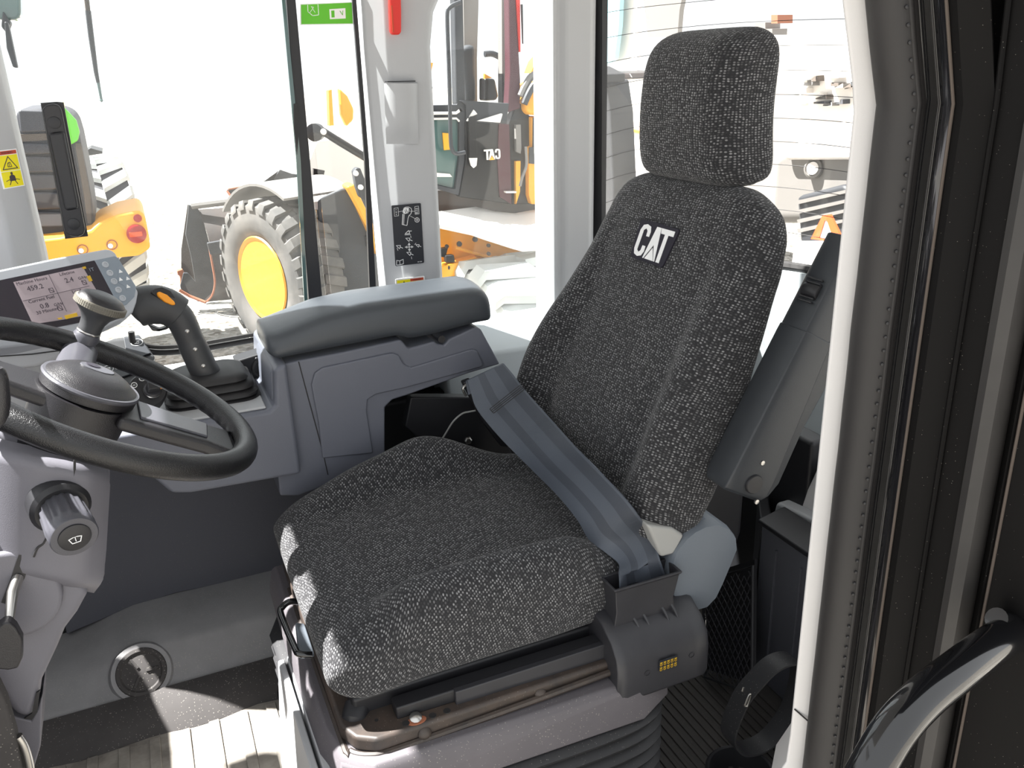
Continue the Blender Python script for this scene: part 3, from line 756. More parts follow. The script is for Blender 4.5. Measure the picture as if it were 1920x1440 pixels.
for f in b.faces:
    js = [v.index % nv for v in f.verts]
    if min(js) == 2 and max(js) == 3 and len(set(js)) == 2: f.material_index = 1
    if min(js) == 4 and max(js) == 5: f.material_index = 1
K('webbing', b, ['belt', 'belt2'])
# folded end over the anchor
rows = []
a0, c0 = A[0], B[0]
for k in range(6):
    q = k/5*pi; d = Vector((.0, .012*sin(q)+.0, -.006*(1-cos(q))-.0))
    rows.append([a0.lerp(c0, u)+Vector((0, .001, 0))+d+Vector((0, .0, -.02*sm(.6, 1, k/5))) for u in (0, .25, .5, .75, 1)])
K('webbing_fold', sheet(nb(), rows, .002), 'belt')
b = nb()
e0, e1 = oy(918, 767, 1.503), oy(974, 723, 1.497)
e2, e3 = oy(925, 775, 1.495), oy(982, 731, 1.49)
lift = Vector((-.001, -.004, .002))
for p, q in ((e0, e1), (e1, e3), (e3, e2), (e2, e0), (e0.lerp(e2, .35), e1.lerp(e3, .35)), (e0.lerp(e2, .65), e1.lerp(e3, .65))): tube(b, [p+lift, q+lift], .0009, 6)
K('stitching', b, 'rubber', label='dark box stitching across the belt end')
K('anchor_buckle', slab(nb(), [oy(x, y, 1.63) for x, y in [(868, 718), (884, 712), (950, 790), (968, 840), (940, 838), (905, 790)]], (0, .02, 0)), 'black', bevel=.004)
K('anchor_hook', tube(nb(), catmull([oy(874, 742, 1.62), oy(868, 728, 1.62), oy(880, 718, 1.62)], 5), .003, 8), 'metal')
# retractor housing : mouth + body
mo = [oy(1153, 1106, 1.04), oy(1277, 1070, 1.04)]
mx0, mx1, mz = mo[0].x, mo[1].x, (mo[0].z+mo[1].z)/2
tilt = mo[1].z-mo[0].z
def rbox(x0, x1, y0, y1, z): return [Vector((x0, y0, z)), Vector((x1, y0, z+tilt)), Vector((x1, y1, z+tilt)), Vector((x0, y1, z))]
Y0, Y1 = 1.04, 1.085
R = [rbox(mx0+.001, mx1-.006, Y0+.004, Y1, mz-.085), rbox(mx0+.006, mx1-.01, Y0+.004, Y1, mz-.05), rbox(mx0+.002, mx1-.002, Y0+.001, Y1, mz-.006), rbox(mx0-.002, mx1+.002, Y0-.002, Y1+.003, mz-.004), rbox(mx0-.002, mx1+.002, Y0-.002, Y1+.003, mz),
     rbox(mx0+.003, mx1-.003, Y0+.003, Y1-.003, mz), rbox(mx0+.006, mx1-.006, Y0+.006, Y1-.006, mz-.04)]
K('retractor_mouth', loft(nb(), R), 'retract', bevel=.002)
T_L, T_R = oy(1140, 1185, 1.045), oy(1300, 1140, 1.045)
F1, F2 = oy(1172, 1293, 1.0), oy(1326, 1240, 1.0)
prof = [(1.115, 0), (1.075, .002), (1.055, -.004), (1.022, -.022), (1.003, -.045), (.997, -.070), (.997, -.128), (1.0, -.133), (1.115, -.133)]
x0, x1 = F1.x-.002, F2.x
zt = oy(1165, 1150, 1.06).z
R = []
for k, (xx, gl) in enumerate(((x0-.012, .93), (x0-.004, .985), (x0+.006, 1), (x1-.03, 1), (x1-.006, .985), (x1+.004, .9))):
    dz = tilt*(xx-x0)/(x1-x0)*1.0
    R.append([Vector((xx, 1.06+(y-1.06)*gl, zt-.065+(z+.065)*gl+dz)) for y, z in prof])
K('retractor_box', loft(nb(), R), 'retract', bevel=.004, seg=3, label='black plastic retractor housing with gold print')
for px in ((1183, 1150), (1201, 1143), (1236, 1130), (1253, 1124)):
    p = oy(px[0], px[1], 1.052); q = p+Vector((.012, -.036, -.055))
    K('rib', tube(nb(), catmull([p+Vector((-.002, .008, .02)), p, p+Vector((.005, -.017, -.018)), q], 5), .0028, 8), 'retract')
K('slot', slab(nb(), [oy(x, y, 1.060) for x, y in [(1186, 1152), (1236, 1138), (1240, 1150), (1190, 1164)]], (0, -.006, 0)), 'rubber')
gfr = frame(oy(1253, 1243, .9945), (1, 0, tilt/(x1-x0)), (0, 0, 1))
lb = K('rating_label', plate(nb(), gfr, rrect(.037, .022, .001), 0, .0006), 'decalblack')
b = nb()
for r in range(2):
    for cc in range(5): stroke(b, gfr, [(-.0165+cc*.0072, .0055-r*.010), (-.0125+cc*.0072, .0055-r*.010)], .0016, .001); stroke(b, gfr, circ(.0022, 6, -.0145+cc*.0072, .0015-r*.010+.0), .0011, .001, True)
K('gold_print', b, 'gold', lb)
for px in ((1214, 1262), (1297, 1228)): K('dimple', lathe(nb(), zframe(oy(px[0], px[1], .9965), (0, -1, 0)), [(.0055, -.001), (.0055, .0006), (.0045, .0006), (.0045, -.001)], 18), 'retract')
# ================================================================ RIGHT CONSOLE
def onpl(px, py, fr, dv=1.0, ox0=0, oy0=0):
    """photo pixel -> local coordinates on a real flat face (fr's xy plane)"""
    d = ray(ox0+px/dv, oy0+py/dv); n = Vector((fr[0][2], fr[1][2], fr[2][2])); p = Vector((fr[0][3], fr[1][3], fr[2][3]))
    q = CAM + d*((p-CAM).dot(n)/d.dot(n)); l = fr.inverted() @ q
    return (l.x, l.y)
con = thing('side_console', (.42, 1.76, .6), 'slate grey moulded side console between seat and right window', 'console'); K = Kid(con)
CY = 1.66
body = [(507, 700), (512, 688), (560, 676), (640, 661), (752, 637), (763, 650), (768, 653), (815, 640), (820, 645), (833, 647), (842, 636), (890, 614), (902, 617), (938, 683), (880, 700), (762, 742), (736, 750), (722, 764), (722, 850), (640, 900), (560, 930), (525, 930), (512, 800)]
K('console_body', ytrace(nb(), body, CY, .20), 'slate', bevel=.005, seg=3)
# raised field on the side panel (moulded step)
fld = [(605, 860), (597, 790), (588, 745), (584, 722), (590, 700), (605, 690), (735, 662), (748, 666), (758, 684), (770, 690), (885, 655), (895, 658), (905, 680), (905, 688), (760, 728), (705, 740), (690, 750), (688, 770), (700, 850)]
K('side_panel_field', ytrace(nb(), fld, CY-.006, .007), 'slate', bevel=.0045, seg=3)
b = nb(); tube(b, [oy(x, y, CY-.0004) for x, y in [(560, 678), (575, 735), (590, 790), (606, 850), (615, 890)]], .0011, 6); K('panel_seam', b, 'rubber')
# lower moulding rib under the field
K('latch_hole', lathe(nb(), zframe(oy(828, 636, CY-.0005), (0, -1, 0)), [(.008, -.001), (.008, .001)], 16), 'rubber')
# front pod carrying the joystick
pod = [(-.13, .65), (-.12, .695), (.168, .690), (.182, .70), (.190, .775), (.215, .782), (.215, .54), (.0, .548), (-.035, .556), (-.065, .60), (-.10, .63)]
K('console_pod', slab(nb(), [(x, 1.635, z) for x, z in pod], (0, .30, 0)), 'slate', bevel=.010, seg=4)
K('sunlit_pod_top', slab(nb(), [(-.09, 1.650, .692), (.166, 1.650, .690), (.166, 1.92, .690), (-.09, 1.92, .692)], (0, 0, .006)), 'light', bevel=.003)  # pale plate gives the slate pod its sunlit white top
# storage lid / armrest top
def trx(tab, Y): return sorted((oy(x, y, Y).x, oy(x, y, Y).z) for x, y in tab)
def lin(tab, x):
    if x <= tab[0][0]: return tab[0][1]
    for (a, b_), (c, d) in zip(tab, tab[1:]):
        if x <= c: return b_+(d-b_)*(x-a)/(c-a)
    return tab[-1][1]
TB = trx([(495, 660), (510, 681), (620, 659), (752, 634), (766, 642), (820, 631), (892, 611)], 1.655)
TT = trx([(519, 622), (606, 587), (680, 570), (752, 560), (862, 544)], 1.672)
R = []; xa, xb = .182, .668
N_ = 34
for i in range(N_+1):
    u = i/N_; x = xa+(xb-xa)*(u + .0*sin(u*pi))
    e = min(1, (x-xa)/.035); e2 = min(1, (xb-x)/.045)
    s1 = sqrt(1-(1-e)**2) if e < 1 else 1; s2 = sqrt(1-(1-e2)**2) if e2 < 1 else 1
    zb = lin(TB, x); zt = lin(TT, x)
    zt = lerp(zb+.04, zt, .35+.65*s1) if e < 1 else zt
    zt = lerp(zb+.045, zt, .25+.75*s2) if e2 < 1 else zt
    g = .012*(1-s1)+.008*(1-s2)
    yn, yf = 1.652+g, 1.835-g
    R.append([Vector((x, yn+.006, zb)), Vector((x, yn, zb+.012)), Vector((x, yn+.002, zt-.026)), Vector((x, yn+.010, zt-.009)), Vector((x, yn+.026, zt)), Vector((x, (yn+yf)/2, zt+.008)), Vector((x, yf-.03, zt+.002)), Vector((x, yf-.008, zt-.010)), Vector((x, yf, zt-.03)), Vector((x, yf, zb+.012)), Vector((x, yf-.006, zb))])
K('armrest_lid', loft(nb(), R), 'slate_lid', sub=1, angle=180, label='charcoal padded storage lid, bright in daylight at its front')
# ---------------- switch panel on the far side of the pod
sp = thing('switch_panel', (-.1, 1.84, .71), 'black sloping switch panel with round symbols and green lights', 'switch panel'); K = Kid(sp)
pf_ = frame((-.12, 1.86, .728), (1, 0, -.03), (0, .92, .38))
def L(px): return [onpl(x, y, pf_) for x, y in px]
K('panel_base', plate(nb(), pf_, L([(55, 690), (120, 668), (215, 634), (262, 628), (290, 668), (280, 700), (240, 722), (150, 745), (60, 740)]), -.02, 0), 'black', bevel=.003)
K('panel_field', plate(nb(), pf_, L([(232, 634), (260, 630), (283, 664), (240, 680)]), 0, .004), 'decalblack', bevel=.001)
K('panel_field', plate(nb(), pf_, L([(184, 682), (232, 665), (258, 700), (206, 716)]), 0, .004), 'decalblack', bevel=.001)
b = nb()
for (cx, cy, r) in ((257, 645, .012), (203, 695, .0105), (222, 692, .006), (75, 697, .008), (100, 687, .008), (125, 682, .008)):
    c = onpl(cx, cy, pf_); stroke(b, pf_, [(c[0]+r*cos(a), c[1]+r*sin(a)) for a in [i*pi/10 for i in range(20)]], .0011, .0052, True)
    if r > .01: stroke(b, pf_, [(c[0]-.005, c[1]-.004), (c[0]+.004, c[1]-.004), (c[0]+.004, c[1]+.004), (c[0]-.005, c[1]+.004)], .001, .0052, True); stroke(b, pf_, [(c[0]-.003, c[1]-.003), (c[0]+.003, c[1]+.003)], .001, .0052)
    else: stroke(b, pf_, [(c[0]-.004, c[1]), (c[0]+.004, c[1])], .001, .0052); stroke(b, pf_, [(c[0], c[1]-.004), (c[0], c[1]+.004)], .001, .0052)
K('switch_symbols', b, 'white', kind='stuff')
for (cx, cy) in ((80, 689), (101, 681), (126, 673)):
    c = onpl(cx, cy, pf_); K('indicator_light', lathe(nb(), pf_ @ Matrix.Translation((c[0], c[1], .0)), [(.003, -.001), (.003, .003), (.001, .004)], 12), 'led', label='small green indicator light')
# ignition switch
ig = thing('ignition_switch', oy(283, 735, 1.70), 'round black ignition switch with key and amber tab', 'switch'); K = Kid(ig)
fr = zframe(oy(276, 733, 1.70), (.15, -.75, .6))
K('bezel', lathe(nb(), fr, [(.034, -.03), (.036, 0), (.033, .006), (.020, .007)], 36), 'black')
K('collar', lathe(nb(), fr @ Matrix.Translation((.008, -.004, 0)), [(.016, .0), (.016, .018), (.013, .021)], 28), 'retract')
K('chrome_ring', lathe(nb(), fr @ Matrix.Translation((.008, -.004, 0)), [(.0165, .013), (.0172, .015), (.0165, .017)], 28, cap=False), 'metal')
q = nb(); fbox(q, fr, (-.003, -.012, .020), (.020, .006, .040)); K('key_grip', q, 'black', bevel=.003)
q = nb(); fbox(q, fr, (.019, -.008, .022), (.028, .006, .038)); K('amber_tab', q, 'orange', bevel=.002)
b = nb(); stroke(b, fr, circ(.0052, 12, -.022, .012), .0011, .0085, True); stroke(b, fr, [(-.024, .012), (-.02, .012)], .001, .0085); stroke(b, fr, circ(.0052, 12, -.006, .024), .0011, .0085, True)
K('symbols', b, 'white')
# black socket beside the lid
so = thing('power_socket', oy(490, 690, 1.85), 'black socket block with metal contact beside the lid', 'socket'); K = Kid(so)
K('socket_block', ytrace(nb(), [(440, 678), (498, 660), (520, 700), (480, 712), (452, 712)], 1.84, .05), 'black', bevel=.004)
K('socket_ring', lathe(nb(), zframe(oy(492, 690, 1.838), (0, -1, .1)), [(.022, -.004), (.022, .003), (.017, .004), (.017, -.003)], 28), 'rubber')
K('contact', ytrace(nb(), [(485, 690), (502, 681), (504, 687), (489, 696)], 1.834, .006), 'metal', bevel=.001)
K('screw', lathe(nb(), zframe(oy(481, 673, 1.838), (0, -1, 0)), [(.004, 0), (.003, .003)], 10), 'black')

# ---------------- joystick
js = thing('joystick', oy(395, 745, 1.78), 'dark grey joystick with orange thumb switch on a pleated boot', 'joystick'); K = Kid(js)
JY = 1.775
J = lambda x, y, d=0: oy(x, y, JY+d)
gp = [J(392, 716), J(386, 700), J(377, 682), J(361, 647), J(350, 622), J(338, 598), J(322, 582)]
K('grip', tube(nb(), catmull(gp, 6), [lerp(.030, .026, i/36) if i < 20 else lerp(.0265, .030, (i-20)/16) for i in range(37)], 24, flat=1.0), 'stick', sub=1, angle=180)
hd = catmull([J(243, 583), J(252, 578), J(270, 573), J(290, 571), J(308, 574), J(322, 580), J(334, 588)], 6)
rr = [.010+.026*sqrt(1-(1-min(1, i/9))**2)-.004*sm(18, 36, i) for i in range(len(hd))]
K('head', tube(nb(), hd, rr, 28, flat=1.08), 'stick', sub=1, angle=180)
jf = frame(J(309, 558, -.028), J(326, 572, -.028)-J(292, 545, -.028), Vector((.15, .35, 1)))
def JL(px): return [onpl(x, y, jf) for x, y in px]
K('switch_recess', plate(nb(), jf, JL([(284, 549), (290, 541), (304, 538), (320, 545), (330, 560), (332, 580), (322, 576), (300, 562)]), -.012, .0), 'rubber', bevel=.002)
K('thumb_switch', plate(nb(), jf, JL([(293, 549), (298, 547), (312, 553), (326, 566), (328, 572), (322, 573), (308, 567), (295, 556)]), -.004, .006), 'orange', bevel=.0028, seg=3, label='orange thumb rocker switch')
K('trigger', slab(nb(), [J(276, 608, -.008), J(300, 618, -.008), J(322, 610, -.008), J(314, 618, -.008), J(298, 622, -.008), J(286, 621, -.008)], (0, .02, 0)), 'stick', bevel=.003)
for x, y in ((351, 621), (366, 655), (381, 686)):
    K('screw', lathe(nb(), zframe(J(x, y, -.027), (-.1, -1, .15)), [(.0042, -.004), (.0042, .0015), (.002, .003)], 12), 'metal', label='small steel screw')
K('collar', lathe(nb(), Matrix.Translation(J(393, 722)) @ Matrix.Translation((0, 0, -.02)), [(.062, -.012), (.060, .004), (.050, .018), (.040, .028), (.031, .034)], 36), 'stick')
R = []
bc = Vector((oz(396, 738, .70).x, JY+.008, 0))
for i, (z, g) in enumerate([(.748, .058), (.742, .070), (.735, .074), (.731, .068), (.729, .074), (.724, .082), (.719, .083), (.716, .075), (.714, .081), (.709, .089), (.704, .089), (.701, .080), (.699, .086), (.695, .093), (.690, .092)]):
    R.append([Vector((bc.x+x, bc.y+y, z)) for x, y in rrect(g*2.05, g*1.9, g*.42, 6)])
K('boot', loft(nb(), R), 'rubber', angle=60, label='black pleated rubber boot')

# ---------------- monitor
mo_ = thing('display_monitor', (-.12, 1.75, .9), 'grey colour display monitor with light screen and round keys', 'monitor'); K = Kid(mo_)
ph, tau = radians(30), radians(30)
mu_ = Vector((cos(ph), sin(ph), 0)); mv = Vector((0, 0, 1))*cos(tau) - Vector((sin(ph), -cos(ph), 0))*sin(tau)
mf = frame(oy(178, 488, 1.72), mu_, mv)
def ML(px, s=6.0, oy0=440): return [onpl(x, y, mf, s, 0, oy0) for x, y in px]
hs = ML([(-420, 480), (0, 392), (600, 265), (1190, 158), (1250, 165), (1300, 200), (1400, 380), (1530, 590), (1560, 640), (1540, 760), (1500, 870), (1440, 920), (1200, 1030), (900, 1110), (300, 1240), (-200, 1300)])
K('monitor_housing', plate(nb(), mf, hs, -.045, .0), 'housing', bevel=.008, seg=4)
K('keypad_field', plate(nb(), mf, ML([(1062, 292), (1290, 245), (1330, 270), (1530, 590), (1510, 700), (1420, 790), (1380, 800), (1300, 740)]), 0, .0012), 'button', bevel=.0005, label='blue-grey keypad strip')
lcd = K('lcd_bezel', plate(nb(), mf, ML([(-420, 610), (10, 512), (1060, 292), (1420, 880), (900, 990), (200, 1130), (-250, 1200)]), 0, .0008), 'screend')
K('lcd_screen', plate(nb(), mf, ML([(148, 536), (930, 368), (1180, 790), (1220, 860), (700, 960), (370, 1010)]), .0008, .0012), 'screen', lcd, label='pinkish lit screen divided in four fields')
mh = ML([(545, 455), (745, 865)]); b = nb(); stroke(b, mf, mh, .0006, .0018)
stroke(b, mf, ML([(255, 750), (1000, 580)]), .0006, .0018)
def mtext(b, s, x, y, size, sc=1): 
    p = onpl(x, y, mf, 6.0, 0, 440); text(b, s, size, mf @ Matrix.Translation((p[0], p[1], .0015)), .0002, sx=sc)
for s, x, y, z in (('Machine Hours', 355, 525, .0085), ('459.2', 393, 600, .0125), ('Lifetime', 750, 437, .0085), ('2.4', 775, 515, .0125), ('G/Hr', 925, 488, .0075), ('Current Fuel', 465, 730, .0085), ('0.8', 498, 805, .0125), ('G/Hr', 655, 785, .0075), ('30 Minutes', 530, 860, .0085), ('Load', 860, 640, .0085)):
    mtext(b, s, x, y, z)
for cx, cy in ((575, 630), (945, 540), (672, 830)):
    c = onpl(cx, cy, mf, 6.0, 0, 440); stroke(b, mf, [(c[0]-.0035, c[1]-.004), (c[0]+.0035, c[1]-.004), (c[0]+.0035, c[1]+.004), (c[0]-.0035, c[1]+.004)], .0007, .0018, True); stroke(b, mf, [(c[0]-.003, c[1]+.003), (c[0]+.003, c[1]-.003)], .0007, .0018)
K('screen_text', b, 'ink', lcd)
b = nb()
for q in ([(920, 368), (958, 360), (968, 385), (932, 392)], [(970, 472), (1010, 462), (1038, 522), (1000, 532)], [(640, 945), (690, 935), (700, 950), (660, 958)], [(720, 915), (860, 882), (872, 920), (740, 955)]): plate(b, mf, ML(q), .0012, .0018)
K('amber_fields', b, 'gold', lcd, kind='stuff')
b = nb(); mtext(b, '1T', 1025, 398, .009); K('status_text', b, 'button', lcd)
for cx, cy in ((1180, 342), (1230, 437), (1278, 530), (1326, 626), (1373, 720)):
    c = onpl(cx, cy, mf, 6.0, 0, 440); TM = mf @ Matrix.Translation((c[0], c[1], .001))
    K('round_key', lathe(nb(), TM, [(.0062, 0), (.0060, .0022), (.0035, .0026), (.0033, .0012), (.0004, .0012)], 20), 'housing')
pad = nb(); plate(pad, mf, ML([(1310, 385), (1345, 372), (1375, 400), (1400, 460), (1450, 480), (1462, 530), (1455, 570), (1470, 600), (1455, 628), (1420, 628), (1395, 580), (1330, 545), (1312, 500), (1325, 450)]), .001, .0018)
K('arrow_pad', pad, 'button', bevel=.0004)
b = nb()
for cx, cy in ((1350, 420), (1352, 510), (1432, 500), (1435, 590)):
    c = onpl(cx, cy, mf, 6.0, 0, 440); plate(b, mf, [(c[0]+.0045*cos(a), c[1]+.0045*sin(a)) for a in (pi/2, pi*7/6, -pi/6)], .0018, .0024)
K('arrows', b, 'white')
K('monitor_bracket', slab(nb(), [oy(x, y, 1.80) for x, y in [(25, 640), (65, 640), (60, 655), (47, 668), (38, 660)]], (0, .05, 0)), 'housing', bevel=.003)
# dash pad beneath monitor
db = thing('dash_pad', (-.3, 1.8, .75), 'pale moulded dashboard end under the display monitor', 'dashboard'); K = Kid(db)
K('pad_shell', ytrace(nb(), [(-30, 632), (0, 640), (90, 640), (128, 655), (120, 672), (70, 690), (0, 700), (-30, 702)], 1.76, .18), 'light', bevel=.01, seg=3)
b = nb(); tube(b, [oy(0, 668, 1.759), oy(60, 664, 1.759), oy(122, 656, 1.759)], .0012, 6); K('pad_seam', b, 'rubber')

# ================================================================ STEERING WHEEL AND COLUMN
WC = Vector((-.098, 1.32, .885)); WA = .541
ex = Vector((cos(WA), 0, -sin(WA))); en = Vector((sin(WA), 0, cos(WA))); ey = Vector((0, 1, 0))
wf = Matrix.Identity(4)
for i in range(3): wf[i][0] = ex[i]; wf[i][1] = ey[i]; wf[i][2] = en[i]; wf[i][3] = WC[i]
sw = thing('steering_wheel', WC, 'black textured steering wheel with spinner knob and three spokes', 'steering wheel'); K = Kid(sw)
RW = .222; pts = []; rad = []
for i in range(144):
    t = 2*pi*i/144; pts.append(wf @ Vector((RW*cos(t), RW*sin(t), 0))); rad.append(.0185)
b = nb()
rings = []
for i in range(144):
    t = 2*pi*i/144; R_ = []
    for k in range(18):
        a = 2*pi*k/18; r = .0185
        fing = .0022*max(0, -cos(a))*(.5+.5*cos(t*52)) if True else 0   # finger notches on the inner underside
        if sin(a) > .3: fing = 0
        R_.append(wf @ Vector(((RW+(r-fing)*cos(a))*cos(t), (RW+(r-fing)*cos(a))*sin(t), (r-fing)*sin(a))))
    rings.append(R_)
K('rim', loft(nb(), rings, closed=True), 'wheel', angle=180)
hf = wf @ Matrix.Translation((-.016, .004, .014)) @ Matrix.Diagonal((.84, .84, .80, 1))
K('hub_cover', lathe(nb(), hf, [(.079, -.022), (.080, -.006), (.076, .0), (.070, .003), (.060, .012), (.045, .020), (.025, .024), (.001, .025)], 48), 'hub')
K('hub_ring', lathe(nb(), hf, [(.0805, -.008), (.0825, -.004), (.0805, .0), (.076, .0)], 48, cap=False), 'satin')
K('hub_badge', lathe(nb(), hf @ Matrix.Translation((.0, .005, .0)) @ Matrix.Diagonal((1, .62, 1, 1)), [(.030, .019), (.028, .0255), (.001, .027)], 32), 'satin', label='oval silver and dark hub badge')
K('hub_badge_inner', lathe(nb(), hf @ Matrix.Translation((-.008, .007, .0)) @ Matrix.Diagonal((1, .7, 1, 1)), [(.013, .024), (.012, .0278), (.001, .028)], 24), 'emblem')
K('hub_skirt', lathe(nb(), wf @ Matrix.Translation((-.018, 0, 0)), [(.052, -.115), (.060, -.10), (.066, -.05), (.068, -.006)], 44), 'hub')
def spoke(name, pts, z0, z1, m, **k):
    b = nb(); plate(b, wf, pts, z0, z1); return K(name, b, m, **k)
spoke('spoke', [(.03, .050), (.10, .040), (.16, .034), (.205, .040), (.208, -.062), (.16, -.050), (.10, -.056), (.03, -.060)], -.026, -.004, 'hub', bevel=.008, seg=3)
spoke('spoke_insert', [(.055, .030), (.11, .026), (.165, .026), (.160, -.034), (.11, -.038), (.058, -.042)], -.006, -.0005, 'satin', bevel=.004, seg=2, label='satin grey dimpled spoke insert')
spoke('spoke', [(-.05, .045), (-.13, .04), (-.208, .05), (-.208, -.05), (-.13, -.04), (-.05, -.05)], -.03, -.008, 'hub', bevel=.008, seg=3)
# far spoke (satin) rising to the rim under the knob
ta = radians(98)
sr = [wf @ Vector((.055*cos(ta)-.02, .055, -.02)), wf @ Vector((.1*cos(ta)-.02, .11, -.025)), wf @ Vector((.17*cos(ta)-.01, .17, -.012)), wf @ Vector((RW*cos(ta), RW*.99, .004))]
K('spoke', tube(nb(), catmull(sr, 6), [.034-.0005*i for i in range(19)], 16, flat=.45, flatdir=en), 'satin')
kf = wf @ Matrix.Translation((RW*cos(ta), RW*sin(ta), .006)) @ Matrix.Scale(.86, 4)
K('knob_base', lathe(nb(), kf, [(.024, -.01), (.025, .014), (.022, .021), (.018, .023)], 30), 'satin')
K('knob_ring', lathe(nb(), kf, [(.0215, .022), (.0225, .024), (.0215, .026)], 30), 'metal')
kn = K('spinner_knob', lathe(nb(), kf, [(.018, .024), (.0215, .027), (.0215, .036), (.0225, .046), (.028, .058), (.037, .068), (.0435, .0735), (.0455, .0755)], 44), 'stick', label='rounded black spinner knob')
K('knob_grip_band', lathe(nb(), kf, [(.0452, .075), (.0475, .077), (.048, .083), (.0465, .089), (.044, .090)], 44, cap=False), 'grip', kn, label='grey chequered grip band')
K('knob_cap', lathe(nb(), kf, [(.044, .0895), (.043, .092), (.036, .099), (.022, .1045), (.001, .106)], 44), 'hub', kn)
b = nb()
for i in range(64):
    a = 2*pi*i/64
    for zz in (.0785, .0825, .0865):
        f2 = kf @ Matrix.Rotation(a, 4, 'Z') @ Matrix.Translation((.0473, 0, zz)); fbox(b, f2, (0, -.0017, -.0015), (.0012, .0017, .0015))
K('grip_studs', b, 'grip', kn, kind='stuff')

cl = thing('steering_column', (-.3, 1.3, 0), 'light grey moulded steering column with wiper knob and tilt lever', 'steering column'); K = Kid(cl)
CYN = 1.225
uc = [(-120, 800), (0, 815), (95, 842), (198, 872), (206, 905), (200, 980), (196, 1085), (188, 1106), (170, 1112), (118, 1112), (60, 1060), (0, 1048), (-120, 1050)]
def band(rowsdef, n=14, m=14):
    """outline rows (left x, right x, y left, y right) filled with a rounded face"""
    rows = []
    for i in range(m+1):
        v = i/m; k = v*(len(rowsdef)-1); a = int(min(k, len(rowsdef)-2)); t = k-a
        q = [lerp(rowsdef[a][j], rowsdef[a+1][j], t) for j in range(4)]
        row = []
        for j in range(n+1):
            u = j/n; x = lerp(q[0], q[1], u); y = lerp(q[2], q[3], u)
            Y = 1.222 + .13*max(0, (.72-u)/.72)**2 + .05*max(0, (u-.86)/.14)**2 + .05*max(0, (.16-v)/.16)**2 + .03*max(0, (v-.9)/.1)**2
            row.append(oy(x, y, Y))
        rows.append(row)
    return rows
K('upper_cowl', sheet(nb(), band([(-140, 196, 790, 868), (-140, 207, 840, 905), (-140, 203, 890, 970), (-140, 199, 950, 1040), (-140, 193, 1010, 1090), (-140, 176, 1050, 1112)]), -.006), 'column', angle=80)
K('cowl_core', slab(nb(), [oy(x, y, 1.30) for x, y in uc], (0, .10, 0)), 'column', bevel=.02)
lc = [(-130, 1000), (0, 1010), (110, 1060), (169, 1108), (146, 1150), (122, 1182), (107, 1218), (78, 1280), (74, 1307), (58, 1352), (27, 1342), (0, 1302), (-130, 1290)]
K('lower_cowl', ytrace(nb(), lc, 1.245, .13), 'column', bevel=.018, seg=4)
K('pivot_boss', ytrace(nb(), [(20+98*cos(a), 1118+80*sin(a)) for a in [2*pi*i/28 for i in range(28)]], 1.232, .05), 'column', bevel=.008, seg=3)
K('column_foot', ytrace(nb(), [(-60, 1290), (30, 1345), (58, 1352), (70, 1330), (80, 1300), (76, 1400), (58, 1460), (20, 1480), (-60, 1480)], 1.26, .10), 'column', bevel=.012, seg=3)
K('cowl_gap', tube(nb(), catmull([oy(x, y, CYN-.0012) for x, y in [(140, 862), (139, 890), (134, 905), (128, 918)]]+[], 5), .0017, 8), 'rubber')
K('cowl_gap', tube(nb(), catmull([oy(x, y, CYN-.0012) for x, y in [(90, 1000), (82, 1018), (70, 1028), (63, 1044)]], 5), .0017, 8), 'rubber')
K('dark_slot', ytrace(nb(), [(35, 1040), (60, 1042), (46, 1085), (14, 1133), (2, 1130), (20, 1085)], 1.2305, .004), 'rubber')
K('lower_slot', ytrace(nb(), [(68, 1300), (75, 1295), (70, 1335), (60, 1350), (45, 1348), (60, 1338)], 1.2435, .004), 'rubber')
p0, p1 = oy(113, 950, 1.222), oy(140, 1007, 1.150)
sf = zframe(p0, p1-p0); Ls = (p1-p0).length
K('stalk_base', lathe(nb(), sf, [(.040, -.02), (.0395, .004), (.034, .010), (.028, .010)], 36), 'black')
b = nb(); R = []
for h, r, am in ((.004, .0265, 0), (.008, .0285, .0008), (Ls-.022, .0305, .0010), (Ls-.018, .031, 0), (Ls-.002, .0305, 0), (Ls, .029, 0), (Ls, .021, 0)):
    R.append([sf @ Vector(((r+am*cos(18*2*pi*k/108))*cos(2*pi*k/108), (r+am*cos(18*2*pi*k/108))*sin(2*pi*k/108), h)) for k in range(108)])
st = K('wiper_knob', loft(b, R), 'satin', label='ribbed grey wiper stalk knob')
K('washer_button', lathe(nb(), sf, [(.021, Ls-.002), (.0205, Ls+.002), (.018, Ls+.003), (.001, Ls+.0034)], 30), 'black', st)
# washer symbol
bfr = frame(sf @ Vector((0, 0, Ls+.0033)), Vector((1, -.05, -.2)), Vector((0, 0, 1)));
zz = (sf.to_3x3() @ Vector((0, 0, 1))); bfr = frame(sf @ Vector((0, 0, Ls+.0033)), Vector((1, 0, 0)) - zz*zz.x, Vector((0, 0, 1)))
b = nb(); stroke(b, bfr, [(-.008, .001), (-.005, -.006), (.005, -.006), (.008, .001), (0, .003)], .0011, .0006, True); stroke(b, bfr, [(0, -.004), (0, .006)], .0009, .0006)
stroke(b, bfr, [(0, .006), (-.003, .009), (-.006, .0085), (-.007, .006)], .0009, .0006); stroke(b, bfr, [(0, .006), (.003, .009), (.006, .0085), (.007, .006)], .0009, .0006)
K('washer_symbol', b, 'white', st)
K('tilt_rod', tube(nb(), [oy(34, 1082, 1.232), oy(24, 1110, 1.21), oy(16, 1172, 1.18)], [.0075, .0075, .006], 12), 'metal', label='bare metal tilt lever rod')
